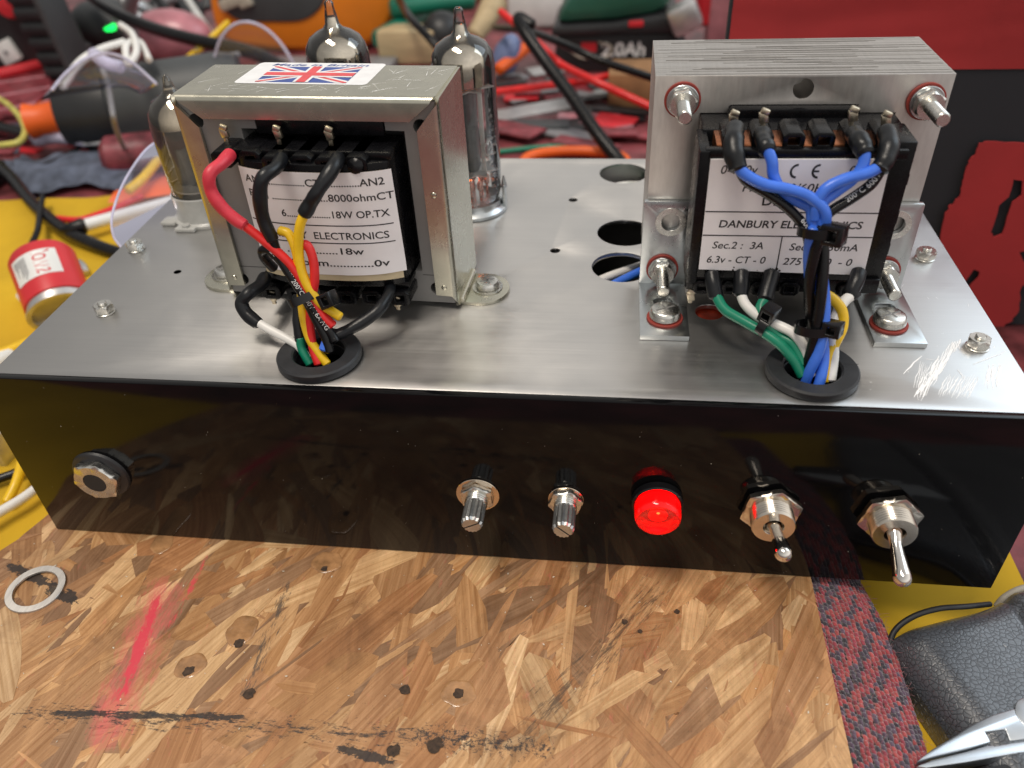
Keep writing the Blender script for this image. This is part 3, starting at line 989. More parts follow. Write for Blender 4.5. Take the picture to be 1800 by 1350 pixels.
# indicator lamp
lx = 50.3; lz = -35.2
mb = MB(); mb.ring(6.4, 7.3, 0, 3.0, (lx, -.02, lz), AX, 48, .4)
lamp = mb.build('indicator_lamp', 'tie', amp)
mb = MB(); mb.lathe([(0, 1.0), (6.2, 1.0), (6.3, 3.0), (6.6, 3.2), (6.55, 7.0), (6.3, 8.0), (5.7, 8.6), (5.2, 8.6), (4.5, 8.2), (3.0, 7.6), (1.5, 7.4), (0, 7.3)], (lx, 0, lz), AX, 48)
mb.build('lens', 'lens', lamp)
mb = MB(); mb.lathe([(0, 2.6), (3.0, 2.6), (2.9, 5.0), (2.0, 6.2), (0, 6.6)], (lx, 0, lz), AX, 24); mb.build('led', 'led', lamp)
mb = MB()
for k, z in ((6.2, 1.6), (4.8, 2.2)): mb.lathe([(.55, -.2), (.45, .3), (0, .45)], (lx, -k, lz + z * .9), (0, -.3, 1), 10)
mb.build('led_die', 'led_die', lamp)
# two toggle switches
for tx_, dirv, ph in ((81.9, (0.03, -0.97, 0.22), .2), (113.9, (0.015, -0.94, -0.33), .15)):
    tz = -36.0
    mb = MB(); mb.hexnut(13.4, .7, 5.9, (tx_, -.02, tz), AX, ph); sw = mb.build('toggle_switch', 'tie', amp)
    mb = MB(); mb.hexnut(15.2, 2.3, 5.9, (tx_, -.75, tz), AX, ph + .12); mb.build('switch_nut', 'nickel', sw)
    mb = MB()
    prof = [(6.0, .2)]
    h = .5
    while h < 7.2: prof += [(6.0, h), (5.78, h + .4)]; h += .8
    prof += [(6.0, 7.5), (5.7, 7.9), (2.9, 7.9), (2.6, 7.4), (2.5, 5.5), (0, 5.5)]
    mb.lathe(prof, (tx_, 0, tz), AX, 44); mb.build('bushing', 'nickel', sw)
    mb = MB()
    mb.lathe([(0, -1), (2.1, -1), (2.2, 1.2), (1.75, 2.6), (1.6, 5.0), (1.9, 8), (2.15, 11.4), (2.35, 13.2), (2.25, 14.6), (1.7, 15.6), (.9, 16.1), (0, 16.2)], (tx_, -5.8, tz), dirv, 28)
    mb.build('lever', 'chrome', sw)

# ---- output transformer (left)
ot = MB()
OX0, OX1 = -88.2, -11.7
OY0, OY1 = 44.0, 69.0
mb = MB()
core_poly = [(OX0 + 1.2, 2.1), (OX1 - 1.2, 2.1), (OX1 - 1.2, 64.4), (OX0 + 1.2, 64.4)]
win = [(-69.6, 13), (-22.2, 13), (-22.2, 56.3), (-27.5, 56.4), (-27.5, 60.3), (-65, 60.3), (-65, 56.3), (-69.6, 56.3)]
hl = [circ(OX0 + 5.6, 58.2, 2.1, 20), circ(OX1 - 5.8, 57.6, 2.1, 20), circ(OX0 + 5.6, 7, 2.1, 20), circ(OX1 - 6.5, 7, 2.1, 20), circ(-49.2, 61.3, 1.9, 20)]
mb.prism(core_poly, 'y', OY0 + .9, OY1, [win] + hl)
# thin joint of the I laminations
otr = mb.build('output_transformer', 'lam_grey', amp)
mb = MB(); mb.box(OX0 + 1.3, -69.6, OY0 + .84, OY0 + .93, 11.6, 11.75, 0); mb.box(-22.2, OX1 - 1.3, OY0 + .84, OY0 + .93, 11.6, 11.75, 0)
mb.box(OX0 + 2, OX1 - 2, OY0 + 8, OY0 + 9, 3, 62, 0)
mb.build('core_joint', 'dark', otr)
# galvanised channel frame
mb = MB()
zt = 65.8
T = 1.0
fy0, fy1 = OY0 - .5, OY0 + .5
RB = 1.7


def bent(mb, rows, lengthwise):
    """bent sheet: rows of (along0, along1, p, q, np, nq); lengthwise maps (along, p, q) to a point"""
    vs = []
    for a0, a1, p, q, n_p, n_q in rows:
        vs += [lengthwise(a0, p, q), lengthwise(a1, p, q), lengthwise(a0, p - n_p * T, q - n_q * T), lengthwise(a1, p - n_p * T, q - n_q * T)]
    n = len(rows); fs = []
    for i in range(n - 1):
        k, j = 4 * i, 4 * i + 4
        fs += [(k, j, j + 1, k + 1), (k + 2, k + 3, j + 3, j + 2), (k, k + 2, j + 2, j), (k + 1, j + 1, j + 3, k + 3)]
    fs += [(0, 1, 3, 2), (4 * n - 4, 4 * n - 2, 4 * n - 1, 4 * n - 3)]
    bm = bmesh.new()
    bv = [bm.verts.new(v) for v in vs]
    for f in fs: bm.faces.new([bv[i] for i in f])
    bmesh.ops.recalc_face_normals(bm, faces=bm.faces[:])
    mb.bm(bm)


FL = 6.6
rows = [(OX0 + .7, OX1 - .7, OY1 + 2, zt, 0, 1)]
for k in range(7):
    t = PI / 2 * k / 6
    rows.append((OX0 + .9 + .25 * k, OX1 - .9 - .25 * k, fy0 + RB - RB * math.sin(t), zt - RB + RB * math.cos(t), -math.sin(t), math.cos(t)))
rows.append((OX0 + FL + 1.8, OX1 - FL - 1.8, fy0, zt - 6.5, -1, 0))
bent(mb, rows, lambda a, p, q: Vector((a, p, q)))
for x, sg in ((OX0, -1), (OX1, 1)):
    rows = [(1.0, zt - .3, x, OY1 + 2, sg, 0)]
    for k in range(7):
        t = PI / 2 * k / 6
        rows.append((1.0 + .7 * k, zt - .6 - .42 * k, x - sg * RB + sg * RB * math.cos(t), fy0 + RB - RB * math.sin(t), sg * math.cos(t), -math.sin(t)))
    rows.append((5.4, zt - 9.0, x - sg * FL, fy0, 0, -1))
    bent(mb, rows, lambda a, p, q: Vector((p, q, a)))
for x in (OX0 + 3.8, OX1 - 3.9):
    for z in (38.5, 8.2): mb.lathe([(.9, 0), (.75, .28), (.3, .4), (0, .42)], (x, fy0 + .02, z), (0, -1, 0), 14)
# feet: rounded lugs
for sg, x in ((-1, OX0), (1, OX1)):
    pl = [(x - sg * .2, OY0 + 3)]
    for k in range(13):
        t = -PI / 2 + PI * k / 12
        pl.append((x + sg * (5.5 + 8.4 * math.cos(t)), OY0 + 12 + 9 * math.sin(t)))
    pl.append((x - sg * .2, OY0 + 21))
    mb.prism(pl, 'z', .05, 1.25, b=.2)
    mb.tube([(x + sg * .3, OY0 + 3, 1.9), (x + sg * .3, OY0 + 21, 1.9)], 1.0, 10, 2)
mb.build('frame', 'zinc', otr)
for x in (OX0 - 6.8, OX1 + 6.8):
    m1 = MB(); m1.lathe([(4.9, 1.28), (4.9, 1.7), (2, 1.75)], (x, OY0 + 12.2, 0), seg=32); m1.build('washer', 'bolt', otr)
    panhead(x, OY0 + 12.2, 1.75, otr, 3.9, 2.3, .5)
# bobbin with winding
mb = MB()
mb.box(-69.0, -22.6, 33.2, 46, 53.2, 55.4, .4); mb.box(-69.3, -22.4, 33.0, 46, 13.6, 15.6, .4)
mb.prism([(-68.8, 46), (-68.6, 36.5), (-66.5, 32), (-60, 29.6), (-45, 28.6), (-30, 29.8), (-23.6, 32.5), (-22.9, 36), (-22.6, 46)], 'z', 15.5, 53.3, b=.3)
sl_ = MB(); sl_.box(-64.6, -27.8, 44.3, 46, 55.0, 60.0, .4); sl_.build('bobbin_tongue', 'bobbin', otr); mb.box(-69, -28, 35.5, 45, 50.6, 53.4, .4)
mb.build('bobbin', 'bobbin', otr)


def connector(mb, x, z, y0, y1, w=5.6, h=4.4, ph=0):
    """hollow moulded terminal box opening towards the front"""
    pl = [(x - w / 2, z - h / 2 + .9), (x - w / 2 + 1, z - h / 2), (x + w / 2 - 1, z - h / 2), (x + w / 2, z - h / 2 + .9), (x + w / 2, z + h / 2 - 1), (x + w / 2 - 1.2, z + h / 2), (x - w / 2 + 1.2, z + h / 2), (x - w / 2, z + h / 2 - 1)]
    mb.prism(pl, 'y', y0, y1, [[(x - 1.4, z - 1.1), (x + 1.4, z - 1.1), (x + 1.4, z + .9), (x - 1.4, z + .9)]], b=.18)


OTC = [-70.2, -62.3, -54.8, -47.0, -39.6, -31.6]
for i, x in enumerate(OTC):
    mb = MB(); connector(mb, x, 52.8 + (.6 if i in (0, 1) else .2), 28.4 + (1.5 if i in (1, 3) else 0) + abs(x + 48) * .09, 44, 6.2, 4.8)
    if i == 5: mb.lathe([(2.6, -2), (2.3, 0), (1.2, .8), (0, 1)], (x, 29.5, 53.2), (0, -1, .4), 12)
    mb.build('terminal', 'bobbin', otr)
for i, x in enumerate([-66.5, -58, -50, -42, -34, -25.5]):
    mb = MB(); connector(mb, x, 10.8, 29.5 + abs(x + 48) * .07, 44, 6.2, 4.8)
    mb.build('terminal', 'bobbin', otr)


def tagpin(x, y, z0, z1, par, rs_):
    m1 = MB()
    m1.box(x - .6, x + .6, y - .35, y + .35, z0, z1 - 1.4, .1)
    m1.obox((x + rs_.uniform(-.15, .15), y, z1 - 2.2), ((1, 0, .2), (0, 1, 0), (-.2, 0, 1)), (1.15, .7, 1.5), .4)
    m1.obox((x + .1, y - .1, z1 - .7), ((1, 0, -.4), (0, 1, 0), (.4, 0, 1)), (1.1, .65, .8), .35)
    m1.build('solder_tag', 'tin', par)


rs = random.Random(8)
for x in (-71.3, -55.6, -40.5): tagpin(x, 37.4, 54, 60.6, otr, rs)
for x, y, z in ((-67.5, 33, 7.2), (-27.0, 33, 7.6)): tagpin(x, y, z - 2, z + 3, otr, rs)


def bulge(x):
    u = (x + 45.0) / 22.5
    return 28.2 + 1.5 * u * u + 2.6 * u ** 4


def olab(x, z, d=0.0):
    return (x, bulge(x) - d, z)


mb = MB()
NX = 24
x0, x1 = -66.6, -22.6
for back in (0,):
    vs = []
    for j in range(9):
        for i in range(NX + 1):
            x = x0 + (x1 - x0) * i / NX; z = 51.4 + (19.8 - 51.4) * j / 8
            curl = max(0, j - 7) ** 2 * .3 * (1 if i > NX * .6 else .5)
            vs.append((x + (.5 * (j / 8) if i == NX else 0), bulge(x) - .12 - curl, z + (.6 * (i / NX) ** 3 if j == 8 else 0)))
    mb.add(vs, [(j * (NX + 1) + i, (j + 1) * (NX + 1) + i, (j + 1) * (NX + 1) + i + 1, j * (NX + 1) + i + 1) for j in range(8) for i in range(NX)])
lab = mb.build('paper_label', 'paper', otr)
mb = MB()
vs = []
for j in range(4):
    for i in range(NX + 1):
        x = x0 + .3 + (x1 - x0 - .9) * i / NX; vs.append((x, bulge(x) + .25 - (.5 if j == 3 else 0), 51.3 + (18.0 - 51.3) * (j / 3)))
mb.add(vs, [(j * (NX + 1) + i, (j + 1) * (NX + 1) + i, (j + 1) * (NX + 1) + i + 1, j * (NX + 1) + i + 1) for j in range(3) for i in range(NX)])
mb.build('card_wrap', 'card', otr)
mb = MB()
cx = -44.4


def oline(txt, z, size, xl=-64.8, xr=-24.6, off=0.035):
    vs, fs = glyphs(txt, size, 'LEFT', 0, off)
    mx = max(v[0] for v in vs); k = (xr - xl) / mx
    mb.add([olab(xl + x * k, z + y, .17 + max(0, (24.0 - z - y)) * 0.09) for x, y in vs], fs)


oline('AN1 ...............CT...............AN2', 48.3, 3.0)
oline('Prim ......................8000ohmCT', 44.0, 3.0, xr=-22.9 + .2)
oline('DB      6...................18W OP.TX', 39.0, 3.0, xr=-24.4)
oline('DANBURY  ELECTRONICS', 32.4, 3.1, xr=-25.4)
oline('Sec. ..... v........18w', 27.6, 2.9, xr=-33)
oline('8 / 16 ohm.............0v', 23.6, 2.9, xr=-26.3)
for z in (35.7, 30.2):
    vs = []
    for i in range(25):
        x = x0 + .4 + (x1 - x0 - .6) * i / 24
        vs += [olab(x, z + .17, .16), olab(x, z - .17, .16)]
    mb.add(vs, [(2 * i, 2 * i + 1, 2 * i + 3, 2 * i + 2) for i in range(24)])
mb.build('lettering', 'ink', lab)
# flag sticker on the frame top
sxm = Vector((-53.8, 63.2, zt))
sa = math.radians(-1.2)


def stk(x, y, h=0.03):
    return (sxm.x + x * math.cos(sa) - y * math.sin(sa) - .12 * 0, sxm.y + x * math.sin(sa) + y * math.cos(sa), zt + h)


mb = MB(); mb.add([stk(x, y, .05) for x, y in rrect(-19.8, 19.8, -9.6, 9.6, 1.6)], [tuple(range(28))])
st = mb.build('flag_sticker', 'flag_white', otr)
FX, FY0, FY1 = 13.6, -8.4, 5.6
FC = (FY0 + FY1) / 2
rect = [((-FX, FY0), (FX, FY0)), ((FX, FY0), (FX, FY1)), ((FX, FY1), (-FX, FY1)), ((-FX, FY1), (-FX, FY0))]
frm = [(-FX, FY0), (FX, FY0), (FX, FY1), (-FX, FY1)]
bl, wh, rd = MB(), MB(), MB()
bl.add([stk(x, y, .09) for x, y in frm], [(0, 1, 2, 3)])
dx, dy = FX, (FY1 - FY0) / 2
dl = math.hypot(dx, dy)
for sg in (-1, 1):
    n = (-sg * dy / dl, dx / dl); d = (dx / dl, sg * dy / dl)
    def strip(o0, o1):
        return clip_poly([(d[0] * -40 + n[0] * o0, FC + d[1] * -40 + n[1] * o0), (d[0] * 40 + n[0] * o0, FC + d[1] * 40 + n[1] * o0), (d[0] * 40 + n[0] * o1, FC + d[1] * 40 + n[1] * o1), (d[0] * -40 + n[0] * o1, FC + d[1] * -40 + n[1] * o1)], rect)
    p = strip(-1.45, 1.45); wh.add([stk(x, y, .13) for x, y in p], [tuple(range(len(p)))])
    p = strip(-.5, .5); rd.add([stk(x, y, .17) for x, y in p], [tuple(range(len(p)))])
for m1, a, b, h in ((wh, 2.3, 2.3, .21), (rd, 1.4, 1.4, .25)):
    m1.add([stk(x, y, h) for x, y in [(-FX, FC - b), (FX, FC - b), (FX, FC + b), (-FX, FC + b)]], [(0, 1, 2, 3)])
    m1.add([stk(x, y, h + .003) for x, y in [(-a, FY0), (a, FY0), (a, FY1), (-a, FY1)]], [(0, 1, 2, 3)])
vs, fs = glyphs('Made in Britain', 3.0, 'CENTER', .25, .03, 30)
bl.add([stk(x, y * .9 + 7.3, .10) for x, y in vs], fs)
bl.build('flag_field', 'flag_blue', st); wh.build('flag_white_bands', 'flag_white', st); rd.build('flag_red_cross', 'flag_red', st)
# scratches on the frame top
mb = MB()
for i in range(120):
    x = rs.uniform(OX0 + 2, OX1 - 2); y = rs.uniform(OY0 + 2, OY1)
    if abs(x - sxm.x) < 21 and abs(y - sxm.y) < 11: continue
    a = rs.gauss(.9, .7); l = rs.uniform(1.5, 7); w = rs.uniform(.03, .09)
    d = Vector((math.cos(a), math.sin(a), 0)); n = Vector((-d.y, d.x, 0)) * w
    q = Vector((x, y, zt + rs.uniform(.02, .08)))
    if not (OX0 + 1 < (q + d * l).x < OX1 - 1 and OY0 + 1 < (q + d * l).y < OY1 + 1): continue
    mb.add([q - n, q + d * l - n * .3, q + d * l + n * .3, q + n], [(0, 1, 2, 3)])
mb.build('frame_scratches', 'scratch', otr)

# the winding stands only as far out of the core as the window allows
def shift(o, v):
    o.data.transform(Matrix.Translation(Vector(v) * S))
    for ch in o.children: shift(ch, v)


for o in list(otr.children):
    if o.name.split('.')[0] in ('bobbin', 'terminal', 'solder_tag', 'paper_label', 'card_wrap'): shift(o, (-2.0, 4.6, -2.3))
# the whole transformer sits a touch askew on the plate
def turn(o):
    c = Matrix.Translation((Vector((-49, 46, 0)) - ORG[otr]) * S)
    o.data.transform(c @ Matrix.Rotation(math.radians(-2.8), 4, 'Z') @ c.inverted())
    for ch in o.children: turn(ch)


turn(otr)
# wires of the output transformer
OTW = {
 'sl_red': W((404, 272, 35), (391, 286, 29.5), (369, 306, 25), (371, 335, 24), (388, 362, 23.5), (413, 385, 23), (430, 396, 22.5)),
 'red': W((420, 389, 23), (470, 428, 22.5), (508, 462, 21.5), (535, 500, 20), (560, 545, 18), (585, 572, 16.8)),
 'sl1': W((495, 279, 35), (484, 296, 29), (462, 313, 25), (457, 345, 24), (463, 385, 23.5), (479, 421, 23)),
 'blk1': W((477, 414, 23), (489, 448, 22.3), (513, 488, 20.5), (538, 525, 18.5), (560, 556, 17.2), (583, 588, 16), (590, 600, 15)),
 'sl2': W((595, 277, 35), (585, 296, 29.5), (560, 334, 25), (546, 357, 24.5), (535, 376, 24)),
 'yel': W((540, 366, 24.3), (527, 398, 23), (525, 440, 22), (531, 478, 20.5), (545, 510, 19.3), (562, 532, 18.5), (586, 549, 17.3), (598, 557, 16.8)),
 'yel2': W((492, 405, 24.6), (508, 412, 24), (520, 440, 22.8), (527, 480, 21.5), (530, 520, 19.8), (534, 560, 18), (545, 597, 16.2), (562, 622, 14.5), (575, 640, 13)),
 'red2': W((520, 440, 23.5), (538, 430, 23.4), (550, 455, 22.4), (553, 490, 20.8), (548, 525, 19.2), (545, 570, 17.5), (550, 610, 15.5), (560, 640, 13)),
 'blk2': W((482, 472, 25), (466, 455, 24.2), (462, 441, 23.6), (476, 441, 23), (500, 466, 21.8), (523, 500, 20.2), (540, 530, 18.6), (556, 562, 17), (572, 592, 15.6), (580, 618, 14)),
 'slw': W((466, 488, 36), (457, 502, 31), (436, 517, 26), (425, 533, 24.5), (434, 552, 23), (454, 569, 21.5)),
 'wht': W((446, 562, 22), (470, 577, 20.5), (500, 593, 18.5), (525, 609, 16.8), (540, 630, 15)),
 'slg': W((524, 520, 23), (523, 555, 20), (527, 599, 17)),
 'grn': W((527, 594, 17.1), (531, 615, 16), (545, 640, 14)),
 'slb': W((686, 503, 36), (683, 518, 31), (665, 545, 25), (636, 567, 21.5), (606, 583, 18.5), (584, 593, 16.8)),
 'blu': W((590, 590, 17.2), (576, 597, 16), (568, 615, 14)),
}
for nm, kk, r, m in (('sleeve', 'sl_red', 1.75, 'sleeve_red'), ('wire', 'red', 1.3, 'w_red'), ('sleeve', 'sl1', 1.9, 'sleeve'), ('wire', 'blk1', 1.35, 'w_black'), ('sleeve', 'sl2', 1.95, 'sleeve'),
                     ('wire', 'yel', 1.35, 'w_yellow'), ('wire', 'yel2', 1.3, 'w_yellow'), ('wire', 'red2', 1.3, 'w_red'), ('wire', 'blk2', 1.4, 'w_black'), ('sleeve', 'slw', 1.95, 'sleeve'),
                     ('wire', 'wht', 1.3, 'w_white'), ('sleeve', 'slg', 1.5, 'sleeve'), ('wire', 'grn', 1.3, 'w_green'), ('sleeve', 'slb', 1.75, 'sleeve'), ('wire', 'blu', 1.3, 'w_blue')):
    mb = MB()
    if nm == 'sleeve':
        ph_ = rs.uniform(0, 6)
        mb.tube(OTW[kk], lambda t, r=r, p=ph_: r * (1 + .05 * math.sin(9 * t + p) + .03 * math.sin(23 * t)), 16, 10)
    else: mb.tube(OTW[kk], r, 14, 10)
    mb.build(nm, m, otr)
mb = MB()
wire_text(mb, OTW['blk2'], '200\u00b0C 600V 16AWG', 2.1, 1.4, 10.0)
wire_text(mb, OTW['blk1'], '200\u00b0C 600V 16AWG', 1.9, 1.35, 13.5)
mb.build('wire_print', 'white_ink', otr)


def cable_tie(c, d, rad, head, par, flat=1.0, hs=(2.3, 1.9, 2.1), hole_dir=None):
    """band round a bundle with axis d, and the ratchet head beside it"""
    d = Vector(d).normalized(); u, w, _ = frame(d)
    m1 = MB()
    N = 40
    vs = []
    for hh, rr in ((-1.2, rad), (-1.2, rad + .55), (1.2, rad + .55), (1.2, rad)):
        for k in range(N):
            t = 2 * PI * k / N
            vs.append(Vector(c) + d * hh + (u * math.cos(t) + w * math.sin(t) * flat) * rr)
    fs = []
    for i in range(4):
        j = (i + 1) % 4
        for k in range(N): fs.append((i * N + k, i * N + (k + 1) % N, j * N + (k + 1) % N, j * N + k))
    m1.add(vs, fs)
    h = Vector(head)
    e1 = (h - Vector(c)); e1 = (e1 - d * e1.dot(d)).normalized()
    e2 = d.cross(e1)
    A = Matrix.Translation(h) @ Matrix((e1, e2, d)).transposed().to_4x4()
    a, b, c_ = hs
    m1.prism([(-a, -c_), (a, -c_), (a, c_), (-a, c_)], 'y', -b, b, [[(-a * .45, -c_ * .55), (a * .45, -c_ * .55), (a * .45, c_ * .55), (-a * .45, c_ * .55)]], b=.22, mtx=A)
    m1.box(-a * .44, a * .44, -b * .2, b * 1.0, -c_ * .54, c_ * .1, .1, A)
    m1.build('cable_tie', 'tie', par)


cable_tie(on_y(536, 524, 19.2), on_y(520, 490, 21) - on_y(552, 556, 17), 4.3, on_y(577, 527, 17.5), otr, .75)

# ---- mains transformer (right)
PX0, PX1, PY0, PY1, PZ1 = 44.6, 121.4, 60.0, 94.5, 65.2
mb = MB()
rs = random.Random(21)
NL = 58
win = [(57.2, 9), (108.8, 9), (108.8, 55.2), (98.8, 55.2), (98.8, 57.4), (64.8, 57.4), (64.8, 55.2), (57.2, 55.2)]
for i in range(NL):
    y0 = PY0 + (PY1 - PY0) * i / NL; y1 = PY0 + (PY1 - PY0) * (i + 1) / NL - .02
    e = rs.uniform(0, .06) if i else 0.0
    e2 = rs.uniform(0, .08) if i else 0.0
    x0_, x1_ = PX0 + e2, PX1 - e2
    zt_ = PZ1 - e if i % 7 else PZ1 + .05 - e
    if i == 0:
        mb.prism([(x0_, 1.6), (x1_, 1.6), (x1_, zt_), (x0_, zt_)], 'y', y0, y1, [win, circ(83.8, 61.6, 2.7, 28)], b=.06)
    elif i < 20:
        mb.prism([(x0_, 1.6), (x1_, 1.6), (x1_, zt_), (x0_, zt_)], 'y', y0, y1, [circ(83.8, 61.6, 2.7, 28)])
    else:
        mb.box(x0_, x1_, y0, y1, 1.6, zt_, 0)
ptr = mb.build('mains_transformer', 'steel', amp)
mb = MB()     # the striped cut edges of the stack
for k in range(46):
    y = PY0 + .3 + (PY1 - PY0 - .6) * rs.random(); w = rs.uniform(.05, .11)
    xa = rs.uniform(PX0 + 1, PX1 - 30); xb = min(PX1 - .6, xa + rs.uniform(15, 60))
    mb.box(xa, xb, y, y + w, PZ1 - .2, PZ1 + .055, 0)
mb.build('lamination_edges', 'lam_edge', ptr)
# L brackets
for sg, x0_, x1_ in ((-1, 43.6, 57.7), (1, 108.4, 122.6)):
    mb = MB()
    mb.prism(rrect(x0_, x1_, .2, 29.6, .5, 2), 'y', 58.2, 59.85, [circ((x0_ + x1_) / 2 + (1.2 if sg < 0 else .4), 22.9, 2.75, 24)], b=.15)
    slot = rrect(x0_ + 4.2, x1_ - 4.2, 45.5, 49.5, 1.9, 5)
    mb.prism([(x0_, 29.0), (x1_, 29.0), (x1_, 59.6), (x0_, 59.6)], 'z', .08, 1.7, [slot], b=.18)
    mb.tube([(x0_ + .1, 58.9, 1.2), (x1_ - .1, 58.9, 1.2)], .85, 12, 2)
    br = mb.build('bracket', 'zinc_blue', ptr)
    mb = MB(); xx = (x0_ + x1_) / 2 + (1.2 if sg < 0 else .4)
    mb.ring(2.8, 4.6, -.0, .12, (xx, 58.16, 22.9), (0, -1, 0), 28, .04)
    mb.build('hole_rim', 'bolt', br)
    cx_ = 50.9 if sg < 0 else 114.2
    mb = MB(); mb.ring(2, 5.3, 0, .75, (cx_, 38, 1.72), (0, 0, 1), 36, .12); mb.build('fibre_washer', 'fibre', br)
    mb = MB(); mb.lathe([(4.0, 0), (4.55, .3), (4.55, 1.6), (4.2, 2.6), (3.6, 3.0), (0, 3.0)], (cx_, 38, 2.48), seg=40); mb.build('foot_screw', 'bolt', br)
    mb = MB()
    for k in range(4):
        mb.box(.2, 3.1 if k % 2 == 0 else 2.1, -.36, .36, 2.2, 3.03, .05, Matrix.Translation((cx_, 38, 2.48)) @ Matrix.Rotation(.5 + k * PI / 2, 4, 'Z'))
    mb.build('screw_recess', 'lam_grey', br)
# through bolts
for bx, bz, yb, ph, lean in ((52.3, 58.9, 59.9, .2, (-.0, -1, .0)), (115.6, 58.2, 59.9, .5, (.02, -1, 0)), (50.4, 7.2, 58.1, .1, (0, -1, .0)), (116.0, 7.8, 58.1, .35, (0, -1, .0))):
    mb = MB(); mb.ring(2.2, 4.95, 0, .7, (bx, yb, bz), lean, 40, .12); fw = mb.build('insulating_washer', 'fibre', ptr)
    mb = MB(); mb.ring(2.1, 4.35, .7, 1.5, (bx, yb, bz), lean, 40, .15); mb.build('washer', 'zinc_blue', fw)
    mb = MB(); mb.hexnut(7.0, 3.2, 1.9, Vector((bx, yb, bz)) + Vector(lean) * 1.5, lean, ph); mb.build('nut', 'bolt', fw)
    mb = MB(); mb.thread(1.9, .5, 14.3, (bx, yb, bz), lean, .7, 28, .13, .35); mb.build('bolt', 'bolt', fw)
# bobbin
mb = MB()
mb.prism([(57.4, 9.2), (108.6, 9.2), (108.6, 55.0), (57.4, 55.0)], 'y', 48, 70, b=.3)
mb.box(57.2, 102.8, 34.6, 48.4, 18.0, 51.8, .3)
mb.box(55.8, 58.5, 34.2, 50, 16, 54.6, .4)
mb.box(57.2, 106, 34.6, 37.2, 52.2, 54.9, .35)
mb.box(102.5, 108.4, 37.0, 50, 14, 56.0, .4)
for z, w in ((44, 3), (33, 4), (24, 3.4)): mb.box(107.6, 109.0, 38.4, 48, z, z + w, .2)
mb.box(56, 108, 36, 50, 13, 17.6, .4)
mb.prism([(65, 54), (98.6, 54), (98.6, 57.0), (98.2, 57.3), (65.6, 57.3), (65, 56.8)], 'y', 56.5, 62, b=.15)
mb.build('bobbin', 'bobbin', ptr)
mb = MB(); mb.box(60, 104, 37.4, 47.5, 51, 55.2, .4); mb.build('winding', 'copper', ptr)
PTC = [64.0, 71.2, 78.8, 86.0, 93.8, 101.0]
for i, x in enumerate(PTC):
    mb = MB(); connector(mb, x, 56.2, 37.0, 47, 5.4, 4.2)
    mb.box(x - 1.2, x + 1.2, 37.2, 38.4, 52.6, 54.2, .2)
    mb.build('terminal', 'bobbin', ptr)
for i, x in enumerate([60.5, 68.4, 76.3, 84.2, 92, 99.8]):
    mb = MB(); connector(mb, x, 14.5, 35.0, 47, 5.4, 4.2); mb.build('terminal', 'bobbin', ptr)
for x, z in ((64.2, 62.0), (71.6, 62.4), (93.0, 62.8), (101.1, 61.6)): tagpin(x, 42.5, 57, z, ptr, rs)
for x, z in ((57.6, 11), (65, 11.5), (92.5, 11), (98, 10.6)): tagpin(x, 36.4, z - 2.5, z + 2, ptr, rs)
# label
LY = 34.05


def plab(x, z, d=.05):
    return (x, LY - d, z)


mb = MB()
mb.prism([(58.7, 20.9), (74, 20.6), (76.0, 20.5), (102.6, 20.1), (102.0, 52.8), (58.6, 52.6)], 'y', LY, LY + .45)
lab = mb.build('paper_label', 'paper', ptr)
mb = MB()
def plet(txt, x, z, size, align='CENTER', width=None, off=0.025, shear=.18):
    letter(mb, txt, size, lambda a, b: plab(x + a, z + b), align, shear, off, width)
plet('0-120v', 61.2, 49.8, 3.3, 'LEFT'); plet('0-120v', 92.5, 49.8, 3.3, 'LEFT')
plet('Prim : 50/60Hz', 78.4, 45.0, 3.3, 'CENTER', 22)
plet('DB', 75.2, 41.4, 3.9, 'CENTER', None, .05, .0)
plet('DANBURY ELECTRONICS', 80.9, 34.7, 3.0, 'CENTER', 36.5, .055, .12)
plet('Sec.2 :  3A', 68.3, 28.4, 3.0, 'CENTER', 13.4); plet('Sec.1: 150mA', 90.6, 28.2, 3.0, 'CENTER', 17.5)
plet('6.3v - CT - 0', 68.4, 24.0, 3.0, 'CENTER', 15.6); plet('275 - 190  - 0', 89.8, 23.8, 3.0, 'CENTER', 18)
for z in (38.3, 31.4): mb.box(58.75, 102.3, LY - .06, LY - .02, z - .16, z + .16, 0)
mb.box(79.3, 79.6, LY - .06, LY - .02, 20.9, 31.3, 0)
for cx_, e in ((79.6, 0), (84.9, 1)):         # CE mark from arcs
    N = 20; vs = []
    for k in range(N + 1):
        t = PI / 2 + PI * k / N
        for r in (1.25, 1.8): vs.append(plab(cx_ + r * math.cos(t) + .6 + .2 * r * math.sin(t) * .3, 49.6 + r * math.sin(t) * 1.08))
    mb.add(vs, [(2 * k, 2 * k + 1, 2 * k + 3, 2 * k + 2) for k in range(N)])
    if e: mb.box(cx_ - .9, cx_ + .6, LY - .06, LY - .02, 49.35, 49.85, 0)
mb.build('lettering', 'ink', lab)
M['burn'] = mat('brown_glue', (0.16, 0.09, 0.04), .5, 0, .5, .5)
mb = MB()
for i in range(16):
    x = rs.choice([rs.gauss(69, 3), rs.gauss(79, 2)]); z = 20.9 + rs.random() ** 2 * .9
    mb.lathe([(0, .02), (rs.uniform(.1, .45), .02)], (min(101, max(60, x)), LY - .05, z), (0, -1, 0), 8)
mb.build('glue_specks', 'burn', lab)

